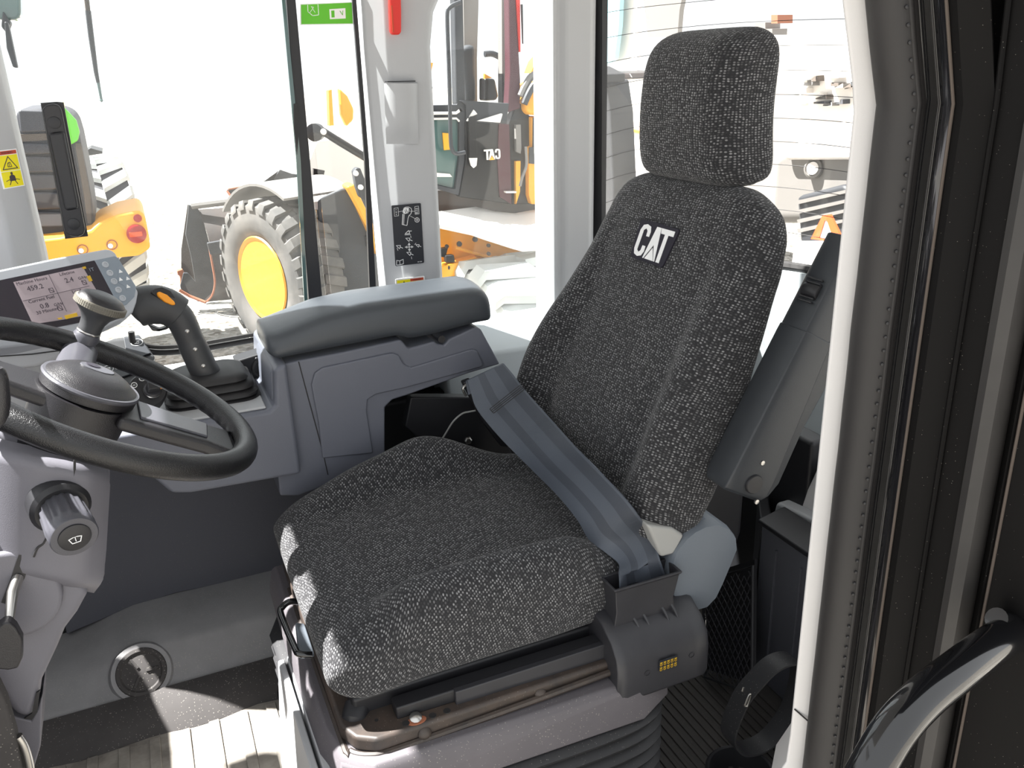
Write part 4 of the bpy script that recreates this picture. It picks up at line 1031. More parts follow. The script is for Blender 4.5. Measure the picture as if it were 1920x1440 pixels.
pd = ytrace(nb(), [(6, 1168), (18, 1167), (30, 1178), (42, 1200), (42, 1235), (34, 1254), (15, 1258), (-14, 1255), (-30, 1230), (-24, 1192)], 1.165, .02); K('tilt_pad', pd, 'hub', bevel=.006, seg=3, label='dark flat pad of the tilt lever')
pe = thing('brake_pedal', oy(5, 1400, 1.2), 'dark brown pedal arm at the lower left edge', 'pedal'); K = Kid(pe)
K('pedal_arm', ytrace(nb(), [(-60, 1270), (-5, 1285), (12, 1320), (30, 1385), (44, 1450), (52, 1520), (-60, 1520)], 1.18, .03), 'ledge_d', bevel=.006)
K('pedal_edge', tube(nb(), catmull([oy(x, y, 1.19) for x, y in [(34, 1380), (46, 1400), (56, 1440), (62, 1500)]], 5), .006, 10), 'metal')
lv = thing('direction_lever', oy(-25, 745, 1.12), 'dark rounded lever end at the left edge beside the wheel', 'lever'); K = Kid(lv)
K('lever_grip', tube(nb(), catmull([oy(-6, 690, 1.05), oy(-2, 715, 1.05), oy(0, 745, 1.05), oy(-2, 775, 1.05), oy(-8, 800, 1.05)], 4), [.006, .008, .009, .0095, .010, .010, .010, .010, .0105, .0105, .0105, .010, .010, .009, .008, .006, .005], 16), 'hub')
K('lever_stem', tube(nb(), [oy(-10, 690, 1.10), oy(-40, 640, 1.15), oy(-70, 700, 1.22)], .006, 10), 'black')
# ================================================================ WINDOWS
def glass(name, rows, m='glass', th=.004, label=None):
    w = sthing(name, label); Kw = Kid(w); Kw('pane', sheet(nb(), rows, th), m); return w, Kw
GY = 1.985
w1, K1 = glass('window_1', [[Vector((-.21, GY, z)), Vector((.372, GY, z))] for z in (.70, 1.80)], label='right front side window with black grab bar')
rail = catmull([oy(246, 622, 1.972), oy(250, 642, 1.972), oy(266, 655, 1.972), oy(300, 661, 1.972), oy(360, 657, 1.972), oy(420, 647, 1.972), oy(500, 633, 1.972), oy(610, 614, 1.972), oy(720, 596, 1.972)], 5)
K1('window_seal', tube(nb(), rail, .0085, 12, flat=.8), 'rubber', label='thick black rubber seal along the window foot')
K1('seal_lip', tube(nb(), [p+Vector((0, -.004, .014)) for p in rail[10:]], .005, 8), 'jambgrey')
K1('window_post', ytrace(nb(), [(534, -40), (551, -40), (606, 572), (580, 572)], 1.966, .018), 'black', bevel=.002, label='black vertical edge strip of the sliding pane')
K1('pane_edge', ytrace(nb(), [(525, -40), (531, -40), (564, 300), (577, 572), (571, 572), (556, 300)], 1.962, .006), 'lglass', label='greenish polished edge of the glass')
K1('edge_clip', ytrace(nb(), [(551, 195), (557, 193), (561, 240), (557, 290), (551, 240)], 1.958, .004), 'rubber')
w2, K2 = glass('window_2', [[Vector((.385, GY, z)), Vector((.508, GY, z))] for z in (.70, 1.80)], label='narrow right side pane between the black strip and centre pillar')
K2('black_border', ytrace(nb(), [(658, -40), (665, -40), (692, 300), (706, 560), (694, 560), (684, 300)], 1.97, .01), 'black')
w3, K3 = glass('window_3', [[Vector((.655, GY, z)), Vector((.95, GY, z))] for z in (.70, 1.80)], label='right rear side window showing the black cab outside')
w4, K4 = glass('window_4', [[Vector((p.x, p.y, z+dz)) for z, dz in ((.785, 0), (1.1, 0), (1.5, 0), (1.8, 0))] for p in RPs], 'glassr', label='curved rear window with fine heating lines')
for i in range(15):
    b = nb(); z = .84+i*.058; n = len(RPs)
    pts = [Vector((p.x-.006, p.y-.006, z+.035*sin(pi*min(1, k/(n*.75))))) for k, p in enumerate(RPs)]
    tube(b, pts, .0008, 5); K4('heating_line', b, 'rubber')
K4('black_border', loft(nb(), [[Vector((1.087, 1.985, z)), Vector((1.10, 1.955, z)), Vector((1.112+.006*(z-.7), 1.957, z)), Vector((1.112, 2.0, z))] for z in (.72, 1.8)]), 'black', label='black vertical rubber border of the rear window')

# grab bar on the front right window
gb = thing('window_grab_bar', oy(122, 320, 1.95), 'black grab bar with two round caps on the right front window', 'grab bar'); K = Kid(gb)
GBY = 1.945
K('backing_plate', ytrace(nb(), [(76, 193), (106, 191), (119, 192), (165, 443), (122, 448)], GBY, .008), 'black')
gp_ = [(79, 205), (86, 197), (100, 194), (112, 198), (116, 208), (160, 430), (157, 440), (146, 445), (130, 443), (121, 436)]
K('bar_body', ytrace(nb(), gp_, GBY-.018, .018), 'hub', bevel=.004, seg=3)
K('bar_grip', ytrace(nb(), [(90, 250), (120, 246), (148, 392), (122, 396)], GBY-.026, .012), 'black', bevel=.006, seg=3)
for x, y in ((102, 230), (138, 420)): K('round_cap', lathe(nb(), zframe(oy(x, y, GBY-.018), (0, -1, 0)), [(.0115, -.001), (.0112, .0022), (.009, .003), (.001, .0034)], 26), 'black')

# green sticker
gs = thing('green_sticker', oy(612, 26, 1.972), 'green rectangular sticker with white bottle symbol at the window top', 'sticker'); K = Kid(gs)
gf = frame(oy(563, 47, 1.976), (1, 0, 0), (0, 0, 1))
def GL(px, f=None, Y=None): return [onpl(x, y, gf, 3, 560, 0) for x, y in px]
K('sticker_base', plate(nb(), gf, GL([(8, 22), (302, 10), (309, 137), (10, 142)]), -.001, 0), 'white')
K('green_field', plate(nb(), gf, GL([(13, 27), (298, 15), (304, 132), (15, 136)]), 0, .0006), 'green')
b = nb(); stroke(b, gf, GL([(50, 28), (52, 66), (78, 88), (112, 84), (108, 25)]), .0013, .001); stroke(b, gf, GL([(60, 74), (84, 42), (70, 36), (92, 70)]), .0009, .001)
plate(b, gf, GL([(172, 52), (262, 46), (264, 104), (175, 108)]), .0006, .001); K('symbol', b, 'white', kind='stuff')
b = nb(); plate(b, gf, GL([(182, 60), (200, 59), (202, 98), (184, 99)]), .001, .0013); stroke(b, gf, GL([(232, 62), (246, 84), (248, 60)]), .0013, .0014); K('symbol_detail', b, 'green')

# control chart on the centre pillar
ch = thing('control_chart', oy(765, 440, 1.915), 'black chart of joystick and bucket symbols on the centre pillar', 'label'); K = Kid(ch)
PF = 1.9165
cf = frame(oy(765, 440, PF), (1, 0, 0), (0, 0, 1))
def CL(px): return [onpl(x, y, cf, 6.54, 700, 340) for x, y in px]
K('chart_base', plate(nb(), cf, CL([(222, 305), (228, 296), (572, 267), (582, 274), (622, 990), (615, 1000), (280, 1040), (270, 1032)]), -.001, .0006), 'decalblack', bevel=.0003)
b = nb(); W_ = .0011; z_ = .0012
def S_(pts, w=W_, closed=False): stroke(b, cf, CL(pts), w, z_, closed)
S_([(252, 330), (303, 322), (308, 422), (258, 428)], .0006, True)
S_([(506, 310), (552, 303), (560, 398), (512, 404)], .0006, True)
for y in (335, 355, 378, 392): S_([(518, y), (546, y-4)], .0010)
S_([(303, 375), (360, 362)], .0006); S_([(430, 366), (508, 366)], .0006); S_([(440, 418), (515, 460)], .0006)
S_([(360, 380), (372, 330), (395, 316), (430, 314), (462, 330), (470, 365), (458, 400), (436, 418), (425, 450), (412, 535), (408, 541), (352, 528), (360, 400)], .0011)
S_([(368, 400), (362, 525)], .0006); S_([(380, 402), (372, 530)], .0006)
plate(b, cf, CL([(372, 342), (385, 326), (432, 326), (438, 350), (425, 388), (390, 398), (366, 392)]), .0006, .0012)
S_([(535, 445)]+[(535+28*sin(a), 473-28*cos(a)) for a in [i*.7 for i in range(1, 9)]], .0011, True); S_([(535, 455), (535, 490)], .0009); S_([(520, 473), (552, 473)], .0009)
def bucket_icon(x, y, s=1, f=1): S_([(x-32*s*f, y-18*s), (x+20*s*f, y-20*s), (x+8*s*f, y+22*s)], .0011, True); S_([(x+18*s*f, y), (x+48*s*f, y+14*s)], .0013)
S_([(385, 655), (455, 652)], .0011); S_([(388, 642), (432, 602), (445, 638)], .0011, True); S_([(440, 610), (466, 608)], .0013)
bucket_icon(428, 715); bucket_icon(312, 805); bucket_icon(440, 888); bucket_icon(545, 790, .8)
S_([(455, 668), (462, 690)], .0008); S_([(290, 815), (300, 848)], .0008); S_([(505, 775), (522, 756)], .0008); S_([(465, 925), (470, 952)], .0008)
S_([(437, 765), (440, 850)], .0013); S_([(395, 806), (485, 802)], .0013)
for tri in ([(437, 750), (420, 782), (454, 780)], [(441, 862), (424, 832), (458, 830)], [(384, 807), (412, 790), (414, 822)], [(492, 802), (464, 786), (466, 818)]): plate(b, cf, CL(tri), .0006, .0012)
S_([(285, 968), (322, 975), (365, 955), (368, 1010), (325, 1022), (283, 1026)], .0011, True); S_([(322, 975), (326, 1020)], .0010)
for s, x, y, z in (('F', 277, 350, .0042), ('N', 279, 378, .0042), ('R', 281, 406, .0042), ('381-9200', 568, 985, .0030)):
    p = onpl(x, y, cf, 6.54, 700, 340); text(b, s, z, cf @ Matrix.Translation((p[0], p[1], .0010)), .0002)
K('chart_print', b, 'white')
b = nb()
for p in ([(380, 350), (392, 384)], [(400, 338), (396, 388)], [(400, 338), (412, 380)], [(428, 340), (418, 384)]): stroke(b, cf, CL(p), .0008, .0016)
K('chart_print_dark', b, 'decalblack')
# warning label beneath, partly behind the lid
wl = thing('warning_label', oy(770, 528, PF), 'yellow warning label with black triangle low on the centre pillar', 'label'); K = Kid(wl)
K('label_base', plate(nb(), cf, CL([(270, 1208), (282, 1198), (620, 1158), (630, 1168), (634, 1320), (280, 1330)]), -.001, .0004), 'white')
K('yellow_field', plate(nb(), cf, CL([(288, 1216), (450, 1198), (456, 1320), (292, 1325)]), .0004, .0008), 'yellowd')
K('yellow_field', plate(nb(), cf, CL([(455, 1228), (615, 1208), (618, 1318), (460, 1322)]), .0004, .0008), 'yellowd')
K('red_strip', plate(nb(), cf, CL([(452, 1196), (612, 1176), (614, 1205), (455, 1226)]), .0004, .0008), 'redd')
b = nb(); stroke(b, cf, CL([(340, 1300), (375, 1228), (412, 1295)]), .0013, .0012, True); stroke(b, cf, CL([(500, 1262), (545, 1245)]), .001, .0012)
p = onpl(534, 1202, cf, 6.54, 700, 340); text(b, 'WARNING', .0042, cf @ Matrix.Translation((p[0], p[1], .0010)), .0001)
K('warning_print', b, 'ink')
# warning label on the front pillar facet
wp = thing('seat_belt_label', oy(36, 308, 1.90), 'yellow seat belt warning label on the left grey pillar', 'label'); K = Kid(wp)
fa = Vector((-.2363, 1.88, 1.15)); fb = Vector((-.1923, 1.93, 1.15))
lf = frame(fa.lerp(fb, .5)+Vector((.0006, -.0006, 0)), fb-fa, (0, 0, 1))
lw = (fb-fa).length
def WL(px): return [(-lw*.42+(u)*lw*.80, v*.082-.041) for u, v in px]
sh = Matrix.Translation((0, 0, 0))
def WP(u, v): return (-lw*.26+u*lw*.66, (v-.5)*.066+.014)
def WQ(*a): return [WP(u, v) for u, v in a]
K('label_base', plate(nb(), lf, [(x, y) for x, y in WQ((-.06, -.03), (1.06, -.03), (1.06, 1.03), (-.06, 1.03))], -.001, .0012), 'white', bevel=.0004)
K('yellow_field', plate(nb(), lf, WQ((0, .45), (1, .45), (1, .88), (0, .88)), .0012, .0017), 'yellowd')
K('yellow_field', plate(nb(), lf, WQ((0, 0), (1, 0), (1, .43), (0, .43)), .0012, .0017), 'yellowd')
K('red_strip', plate(nb(), lf, WQ((0, .90), (1, .90), (1, 1), (0, 1)), .0012, .0017), 'redd')
b = nb(); stroke(b, lf, WQ((.12, .5), (.5, .84), (.88, .5)), .0016, .0021, True); stroke(b, lf, WQ((.4, .56), (.6, .56), (.55, .68), (.42, .66)), .0012, .0021, True); stroke(b, lf, WQ((.5, .56), (.48, .68)), .001, .0021)
plate(b, lf, [(WP(.5, .36)[0]+.0026*cos(a), WP(.5, .37)[1]+.0028*sin(a)) for a in [i*pi/6 for i in range(12)]], .0017, .0021)
plate(b, lf, WQ((.34, .16), (.66, .16), (.64, .29), (.56, .33), (.44, .33), (.36, .29)), .0017, .0021)
stroke(b, lf, WQ((.15, .17), (.3, .2), (.7, .2), (.85, .17)), .0011, .0021); stroke(b, lf, WQ((.4, .16), (.3, .06)), .0014, .0021); stroke(b, lf, WQ((.6, .16), (.7, .06)), .0014, .0021)
p = WP(.5, .95); text(b, 'WARNING', .0054, lf @ Matrix.Translation((p[0], p[1], .0018)), .0002)
K('label_print', b, 'ink')
# red hammer
hm = thing('emergency_hammer', oy(742, 30, 1.90), 'red emergency hammer at the top of the centre pillar', 'hammer'); K = Kid(hm)
K('hammer_handle', ytrace(nb(), [(731, -60), (751, -60), (753, 20), (753, 60), (749, 65), (736, 65), (733, 58), (731, 10)], 1.90, .016), 'red', bevel=.004, seg=3)
K('hammer_seam', ytrace(nb(), [(733, 10), (736, 10), (739, 60), (736, 60)], 1.8985, .002), 'redd')
K('hammer_clip', box(nb(), oy(728, -40, 1.895), oy(756, -80, 1.918)), 'black', bevel=.003)

# ================================================================ REAR LEFT CORNER STORAGE
bx = thing('storage_bin', (1.13, 1.0, 0), 'dark panelled storage bin standing behind the seat', 'storage bin'); K = Kid(bx)
K('bin_body', slab(nb(), [(1.10, 1.262, .0), (1.10, .72, .0), (1.10, .72, .385), (1.10, 1.262, .385)], (.10, 0, 0)), 'carpet', bevel=.008, seg=2)
K('bin_lid', slab(nb(), [(1.09, 1.262, .386), (1.09, .72, .386), (1.16, .72, .40), (1.16, 1.262, .40)], (0, 0, .012)), 'black', bevel=.004)
for y in (1.205, 1.13, 1.07, 1.01): K('rib', box(nb(), (1.094, y-.002, .06), (1.101, y+.002, .35)), 'carpet', bevel=.001)
K('side_face', slab(nb(), [(1.10, 1.262, 0), (1.10, 1.262, .385), (1.17, 1.36, .385), (1.17, 1.36, 0)], (.03, 0, 0)), 'black', bevel=.004)
st_ = thing('strap_loop', oy(1420, 1400, 1.02), 'black fabric strap loop with metal ring on the cab floor', 'strap'); K = Kid(st_)
so_ = [(1372, 1390), (1368, 1372), (1378, 1340), (1395, 1305), (1420, 1275), (1445, 1250), (1470, 1238), (1490, 1240), (1496, 1262), (1490, 1300), (1475, 1340), (1452, 1372), (1430, 1392), (1404, 1402), (1385, 1402)]
c_ = [oy(x, y, 1.02) for x, y in so_]; cc = catmull(c_, 4, closed=True)
rows = [[p+Vector((0, -.020, 0)), p+Vector((0, .0, .0)), p+Vector((0, .022, 0))] for p in cc+[cc[0]]]
K('strap_band', sheet(nb(), rows, .004), 'bellow')
K('metal_ring', tube(nb(), catmull([oy(x, y, .99) for x, y in [(1397, 1322), (1404, 1304), (1408, 1303), (1402, 1322), (1398, 1324)]], 4, closed=True), .0016, 8, closed=True), 'metal')
K('metal_ring', tube(nb(), [oy(1392, 1296, .995), oy(1394, 1289, .995)], .002, 8), 'metal')
K('strap_tail', tube(nb(), catmull([oy(1430, 1392, 1.03), oy(1455, 1368, 1.05), oy(1480, 1362, 1.05)], 5), .004, 8), 'bellow')
bk = thing('round_holder', oz(1390, 1450, .03), 'round black cup holder on the floor by the door', 'holder'); K = Kid(bk)
cb = oz(1388, 1452, .04)
K('holder_cup', lathe(nb(), Matrix.Translation((cb.x, cb.y, .0)), [(.050, .002), (.058, .05), (.062, .052), (.066, .048), (.062, .0)], 40, cap=False), 'black')
K('holder_floor', lathe(nb(), Matrix.Translation((cb.x, cb.y, .0)), [(.052, .001), (.052, .006)], 30), 'ledge_d')
# mesh net behind the seat
nt = thing('mesh_net', oy(1370, 1180, 1.3), 'black diamond mesh net behind the seat', 'net'); K = Kid(nt)
b = nb(); n0, n1, n2, n3 = ox(1318, 1090, 1.05), ox(1412, 1062, 1.05), ox(1410, 1300, .98), ox(1322, 1270, .98)
def NP(u, v): return n0.lerp(n1, u).lerp(n3.lerp(n2, u), v)
for i in range(-9, 10):
    a = [NP(max(0, min(1, u)), max(0, min(1, v))) for u, v in [(t, (t+i/9)) for t in [k/12 for k in range(13)]] if -.001 <= v <= 1.001]
    c = [NP(u, v) for u, v in [(t, (1-t+i/9)) for t in [k/12 for k in range(13)]] if -.001 <= v <= 1.001]
    if len(a) > 1: tube(b, a, .0011, 5)
    if len(c) > 1: tube(b, c, .0011, 5)
K('net_cords', b, 'retract', kind='stuff')
K('net_frame', tube(nb(), [n0, n1, n2, n3], .004, 8, closed=True), 'black')
K('net_backing', slab(nb(), [n0+Vector((.02, .02, 0)), n1+Vector((.02, .02, 0)), n2+Vector((.02, .02, 0)), n3+Vector((.02, .02, 0))], (.006, 0, 0)), 'black')
# ================================================================ OUTSIDE
GZ = -.9
gm, N, Lk, P = newmat('gravel_ground')
tc = N.new('ShaderNodeTexCoord'); v1 = N.new('ShaderNodeTexVoronoi'); v1.inputs['Scale'].default_value = 22; Lk.new(tc.outputs['Object'], v1.inputs['Vector'])
n1_ = N.new('ShaderNodeTexNoise'); n1_.inputs['Scale'].default_value = 1.1; n1_.inputs['Detail'].default_value = 9; Lk.new(tc.outputs['Object'], n1_.inputs['Vector'])
ad = N.new('ShaderNodeMath'); ad.operation = 'MULTIPLY'; Lk.new(v1.outputs['Color'], ad.inputs[0]); Lk.new(n1_.outputs['Fac'], ad.inputs[1])
rp = N.new('ShaderNodeValToRGB'); rp.color_ramp.elements[0].position = .05; rp.color_ramp.elements[1].position = .42
rp.color_ramp.elements[0].color = (*srgb((88, 82, 72)), 1); rp.color_ramp.elements[1].color = (*srgb((168, 165, 159)), 1)
Lk.new(ad.outputs[0], rp.inputs['Fac']); Lk.new(rp.outputs['Color'], P.inputs['Base Color']); P.inputs['Roughness'].default_value = .95
bp_ = N.new('ShaderNodeBump'); bp_.inputs['Strength'].default_value = .8; bp_.inputs['Distance'].default_value = .03; Lk.new(v1.outputs['Distance'], bp_.inputs['Height']); Lk.new(bp_.outputs['Normal'], P.inputs['Normal'])
gd = nb(); box(gd, (-60, -30, GZ-.1), (80, 90, GZ)); struct('ground', gd, gm, 'pale gravel yard outside the cab', smooth=False)

def tyre(K, c, axis, R, w, rim, m, mr, lugs=22, lug=.05, lugm=None, chev=False):
    """tyre with moulded lugs and a dished rim; outer face towards +axis"""
    f = zframe(c, axis, (0, 0, 1) if abs(Vector(axis).normalized().z) < .9 else (1, 0, 0))
    h = w/2
    ty = K('tyre', lathe(nb(), f, [(rim, -h*.8), (rim+.06, -h*.95), (R*.80, -h), (R*.95, -h*.92), (R-.012, -h*.7), (R, 0), (R-.012, h*.7), (R*.95, h*.92), (R*.80, h), (rim+.06, h*.95), (rim, h*.8)], 56, cap=False), m)
    b = nb()
    for i in range(lugs):
        a = 2*pi*i/lugs
        for sgn in (1, -1):
            f2 = f @ Matrix.Rotation(a+(.5*2*pi/lugs if sgn < 0 else 0), 4, 'Z')
            sk = .05 if not chev else .10
            pts = [(R-.01, sgn*h*.0, sk), (R-.01, sgn*h*.9, -sk*.2), (R*.90, sgn*h*1.02, -sk*.4)]
            wd = 2*pi*R/lugs*.30
            A = []
            for r_, z, t in pts:
                A.append([f2 @ Vector((r_, t-wd, z)), f2 @ Vector((r_, t+wd, z)), f2 @ Vector((r_+lug, t+wd*.8, z)), f2 @ Vector((r_+lug, t-wd*.8, z))])
            loft(b, A)
    K('tread_lugs', b, lugm or m, ty, kind='stuff')
    if mr:
        rm = K('rim', lathe(nb(), f, [(rim*1.03, h*.86), (rim*1.0, h*.92), (rim*.93, h*.86), (rim*.88, h*.55), (rim*.80, h*.38), (rim*.3, h*.30), (.001, h*.30)], 48), mr)
        K('hub', lathe(nb(), f, [(rim*.22, h*.25), (rim*.2, h*.48), (.001, h*.5)], 20), mr, rm)
    return ty
# ---- loader with yellow rims and bucket
fdir = Vector((-.395, .918, 0)); ndir = Vector((-.918, -.395, 0))
lb_ = thing('wheel_loader', (1.2, 7.2, GZ), 'wheel loader with yellow rim and black bucket beyond the sliding pane', 'loader', None); K = Kid(lb_)
wc = oy(528, 515, 7.0)
tyre(K, wc, ndir, .61, .42, .335, 'tyre', 'yellow', 26, .022)
# fender over the wheel
rows = []
for i in range(12):
    a = radians(62+i*7); rows.append([wc + fdir*(-.78*cos(a)+.0) + Vector((0, 0, .74*sin(a))) - ndir*s for s in (-.12, .1, .5)])
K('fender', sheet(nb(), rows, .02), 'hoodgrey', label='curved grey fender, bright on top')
K('side_panel', slab(nb(), [oy(x, y, 6.7) for x, y in [(592, 372), (640, 352), (672, 372), (690, 410), (699, 460), (706, 575), (600, 575)]], (.35, .3, 0)), 'ldark', bevel=.03, seg=3, label='large grey body side panel')
for x, y in ((623, 466), (691, 452)): K('panel_bolt', slab(nb(), [oy(x+a, y+b_, 6.68) for a, b_ in ((-6, -9), (6, -10), (9, 9), (-4, 10))], (0, .03, 0)), 'lblack')
K('lift_arm', tube(nb(), [oy(600, 243, 6.3), oy(640, 268, 6.3), oy(700, 304, 6.3)], .028, 10), 'lblack', label='black lift cylinder')
K('work_lamp', lathe(nb(), zframe(oy(592, 248, 6.3), (-.5, -.8, 0)), [(.03, -.06), (.06, -.03), (.062, .03), (.05, .035)], 24), 'lblack')
K('lamp_lens', lathe(nb(), zframe(oy(607, 247, 6.24), (.1, -1, .1)), [(.022, -.005), (.018, .01), (.001, .014)], 16), 'hood')
K('arm_link', slab(nb(), [oy(x, y, 6.35) for x, y in [(663, 322), (668, 315), (676, 315), (690, 350), (694, 368), (686, 376), (675, 370), (668, 350)]], (0, .08, 0)), 'ldark', bevel=.01)
for x, y in ((667, 325), (676, 351)): K('link_pin', lathe(nb(), zframe(oy(x, y, 6.34), (0, -1, 0)), [(.02, 0), (.018, .02), (.001, .024)], 14), 'hood')
K('boom', slab(nb(), [oy(x, y, 6.6) for x, y in [(650, 350), (665, 345), (700, 420), (706, 480), (694, 440), (672, 392)]], (0, .2, 0)), 'yellow', bevel=.02)
K('engine_body', slab(nb(), [oy(x, y, 8.3) for x, y in [(592, 262), (620, 258), (650, 275), (690, 300), (700, 360), (620, 352), (570, 350), (560, 340)]], (.4, .5, 0)), 'hood', bevel=.04)  # yellow body given a near-white colour for overexposure
K('cab_post', slab(nb(), [oy(x, y, 8.4) for x, y in [(616, 170), (622, 168), (626, 235), (618, 236)]], (0, .1, 0)), 'yellow')
K('mast_panel', slab(nb(), [oy(x, y, 8.4) for x, y in [(636, 165), (652, 180), (664, 205), (663, 225), (650, 238), (640, 215)]], (0, .1, 0)), 'yellow', bevel=.02)
K('wing_tip', slab(nb(), [oy(x, y, 7.8) for x, y in [(588, 316), (609, 320), (606, 335), (588, 336)]], (0, .05, 0)), 'lblack')
# bucket
bu = thing('loader_bucket', (.5, 8.7, GZ), 'black rusty loader bucket lying on the gravel', 'bucket'); K = Kid(bu)
lp = [(371, 393, 8.9), (383, 420, 8.75), (393, 455, 8.6), (401, 500, 8.55), (403, 530, 8.55), (398, 553, 8.6), (385, 566, 8.75)]
rows = []
for x, y, Y in lp:
    a = oy(x, y, Y); rows.append([a + Vector((t, -.18*t, 0)) for t in (0, .3, .8, 1.3)])
K('bucket_shell', sheet(nb(), rows, -.03), 'bucket', label='curved black bucket back, worn brown in bands')
K('shell_reflection', slab(nb(), [oy(x, y, 8.5) for x, y in [(388, 456), (466, 442), (470, 468), (394, 478)]], (0, .05, 0)), 'ldark', bevel=.01)  # lighter band imitating a reflection on the bucket back
K('side_plate', ytrace(nb(), [(354, 384), (371, 390), (383, 420), (394, 460), (403, 520), (400, 552), (386, 566), (372, 566), (340, 546), (338, 536), (344, 512), (352, 512), (366, 528), (358, 480), (348, 440)], 8.85, .04), 'ldark', bevel=.006, label='rust-edged grey side plate')
K('inner_plate', ytrace(nb(), [(340, 468), (352, 384), (362, 388), (362, 480), (366, 528), (340, 510)], 9.2, .04), 'bucket')
K('cutting_edge', tube(nb(), [oy(336, 544, 8.8), oy(355, 555, 8.8), oy(386, 567, 8.7)], .015, 8), 'rust')
K('bucket_tooth', ytrace(nb(), [(332, 508), (342, 505), (346, 512), (342, 540), (338, 538), (338, 518), (333, 516)], 8.9, .08), 'rust', bevel=.01)
K('plate_rust', tube(nb(), catmull([oy(391, 458, 8.54), oy(399, 500, 8.5), oy(403, 530, 8.5), oy(398, 553, 8.55), oy(388, 565, 8.7)], 4), .010, 6), 'rust')
K('top_edge', tube(nb(), [oy(360, 386, 8.85), oy(440, 376, 8.7), oy(545, 366, 8.5)], .035, 8), 'hoodgrey')
K('spill_guard', ytrace(nb(), [(425, 356), (478, 345), (483, 372), (440, 378)], 8.9, .03), 'ldark', bevel=.005)
K('spill_guard', ytrace(nb(), [(480, 350), (522, 320), (512, 342), (500, 368), (482, 374)], 8.9, .04), 'lblack', bevel=.005)
K('spill_guard', ytrace(nb(), [(508, 342), (525, 318), (548, 326), (586, 330), (586, 338), (520, 350), (500, 368)], 8.95, .03), 'ldark', bevel=.005)
K('guard_brace', tube(nb(), [oy(426, 358, 8.85), oy(438, 376, 8.8)], .012, 6), 'rust'); K('guard_brace', tube(nb(), [oy(428, 355, 8.85), oy(478, 346, 8.85), oy(480, 370, 8.8)], .010, 6), 'rust')
# ---- loader seen from behind, left
ll = thing('rear_loader', (-.2, 6.8, GZ), 'loader seen from behind with louvred hood and yellow counterweight', 'loader'); K = Kid(ll)
LY = 6.5
K('engine_hood', ytrace(nb(), [(30, 205), (80, 203), (120, 206), (140, 222), (150, 255), (163, 320), (172, 370), (178, 415), (172, 432), (120, 448), (78, 450), (30, 450)], LY, .9), 'tyredark', bevel=.05, seg=4)
for i, (y0, y1) in enumerate(((206, 246), (268, 288), (292, 322), (326, 355), (359, 392), (396, 425))):
    K('louvre', slab(nb(), [oy(x, y, LY-.03) for x, y in [(34, y0), (112+i*4, y0+2), (118+i*4, y1), (38, y1+3)]], (0, .04, 0)), 'tyredark', bevel=.015, seg=2)
K('rust_strip', ytrace(nb(), [(36, 252), (96, 250), (100, 262), (38, 266)], LY-.02, .03), 'tan')
K('side_strip', ytrace(nb(), [(140, 268), (152, 268), (170, 372), (172, 420), (164, 420), (158, 372)], LY-.015, .03), 'tan', bevel=.005, label='brown side strip of the hood')
K('green_patch', ytrace(nb(), [(118, 200), (130, 212), (143, 226), (149, 248), (146, 264), (132, 272), (126, 240)], LY-.06, .08), 'green', bevel=.01, label='bright green patch on the hood shoulder')  # plain green slab over the hood corner
K('yellow_patch', ytrace(nb(), [(106, 192), (119, 192), (128, 240), (122, 240)], LY-.05, .05), 'yellowd')  # narrow yellow slab at the hood's top corner
cw = K('counterweight', ytrace(nb(), [(60, 452), (112, 446), (170, 432), (185, 418), (220, 402), (262, 394), (272, 404), (280, 445), (282, 466), (262, 480), (222, 484), (190, 492), (120, 500), (60, 510)], LY-.25, .7), 'yellow', bevel=.04, seg=4, label='yellow counterweight with lamps')
lf_ = zframe(oy(256, 438, LY-.26), (0, -1, 0)); K('tail_lamp', lathe(nb(), lf_, [(.062, -.02), (.062, .015), (.05, .025), (.001, .028)], 28), 'lampred', cw)
q = nb(); fbox(q, lf_, (-.045, -.016, .02), (.035, .016, .031)); K('lamp_bar', q, 'lampor', cw, bevel=.004)
K('small_lamp', lathe(nb(), zframe(oy(258, 409, LY-.25), (0, -1, 0)), [(.026, -.02), (.026, .012), (.001, .018)], 20), 'lampred', cw)
for x, y in ((155, 468), (210, 459)):
    K('bolt_hole', lathe(nb(), zframe(oy(x, y, LY-.251), (0, -1, 0)), [(.034, -.02), (.034, .004), (.028, .004), (.026, -.015)], 20), 'rust', cw)
    K('bolt', lathe(nb(), zframe(oy(x-3, y+2, LY-.255), (0, -1, 0)), [(.018, -.015), (.016, .008), (.001, .01)], 14), 'hood', cw)
tyre(K, oy(200, 432, 7.9), Vector((1, .12, 0)), .56, .42, .3, 'tyredark', None, 20, .035, lugm='paletyre', chev=True)
K('far_fender', ytrace(nb(), [(158, 285), (170, 278), (192, 284), (192, 288), (165, 292)], 8.2, .4), 'lblack')
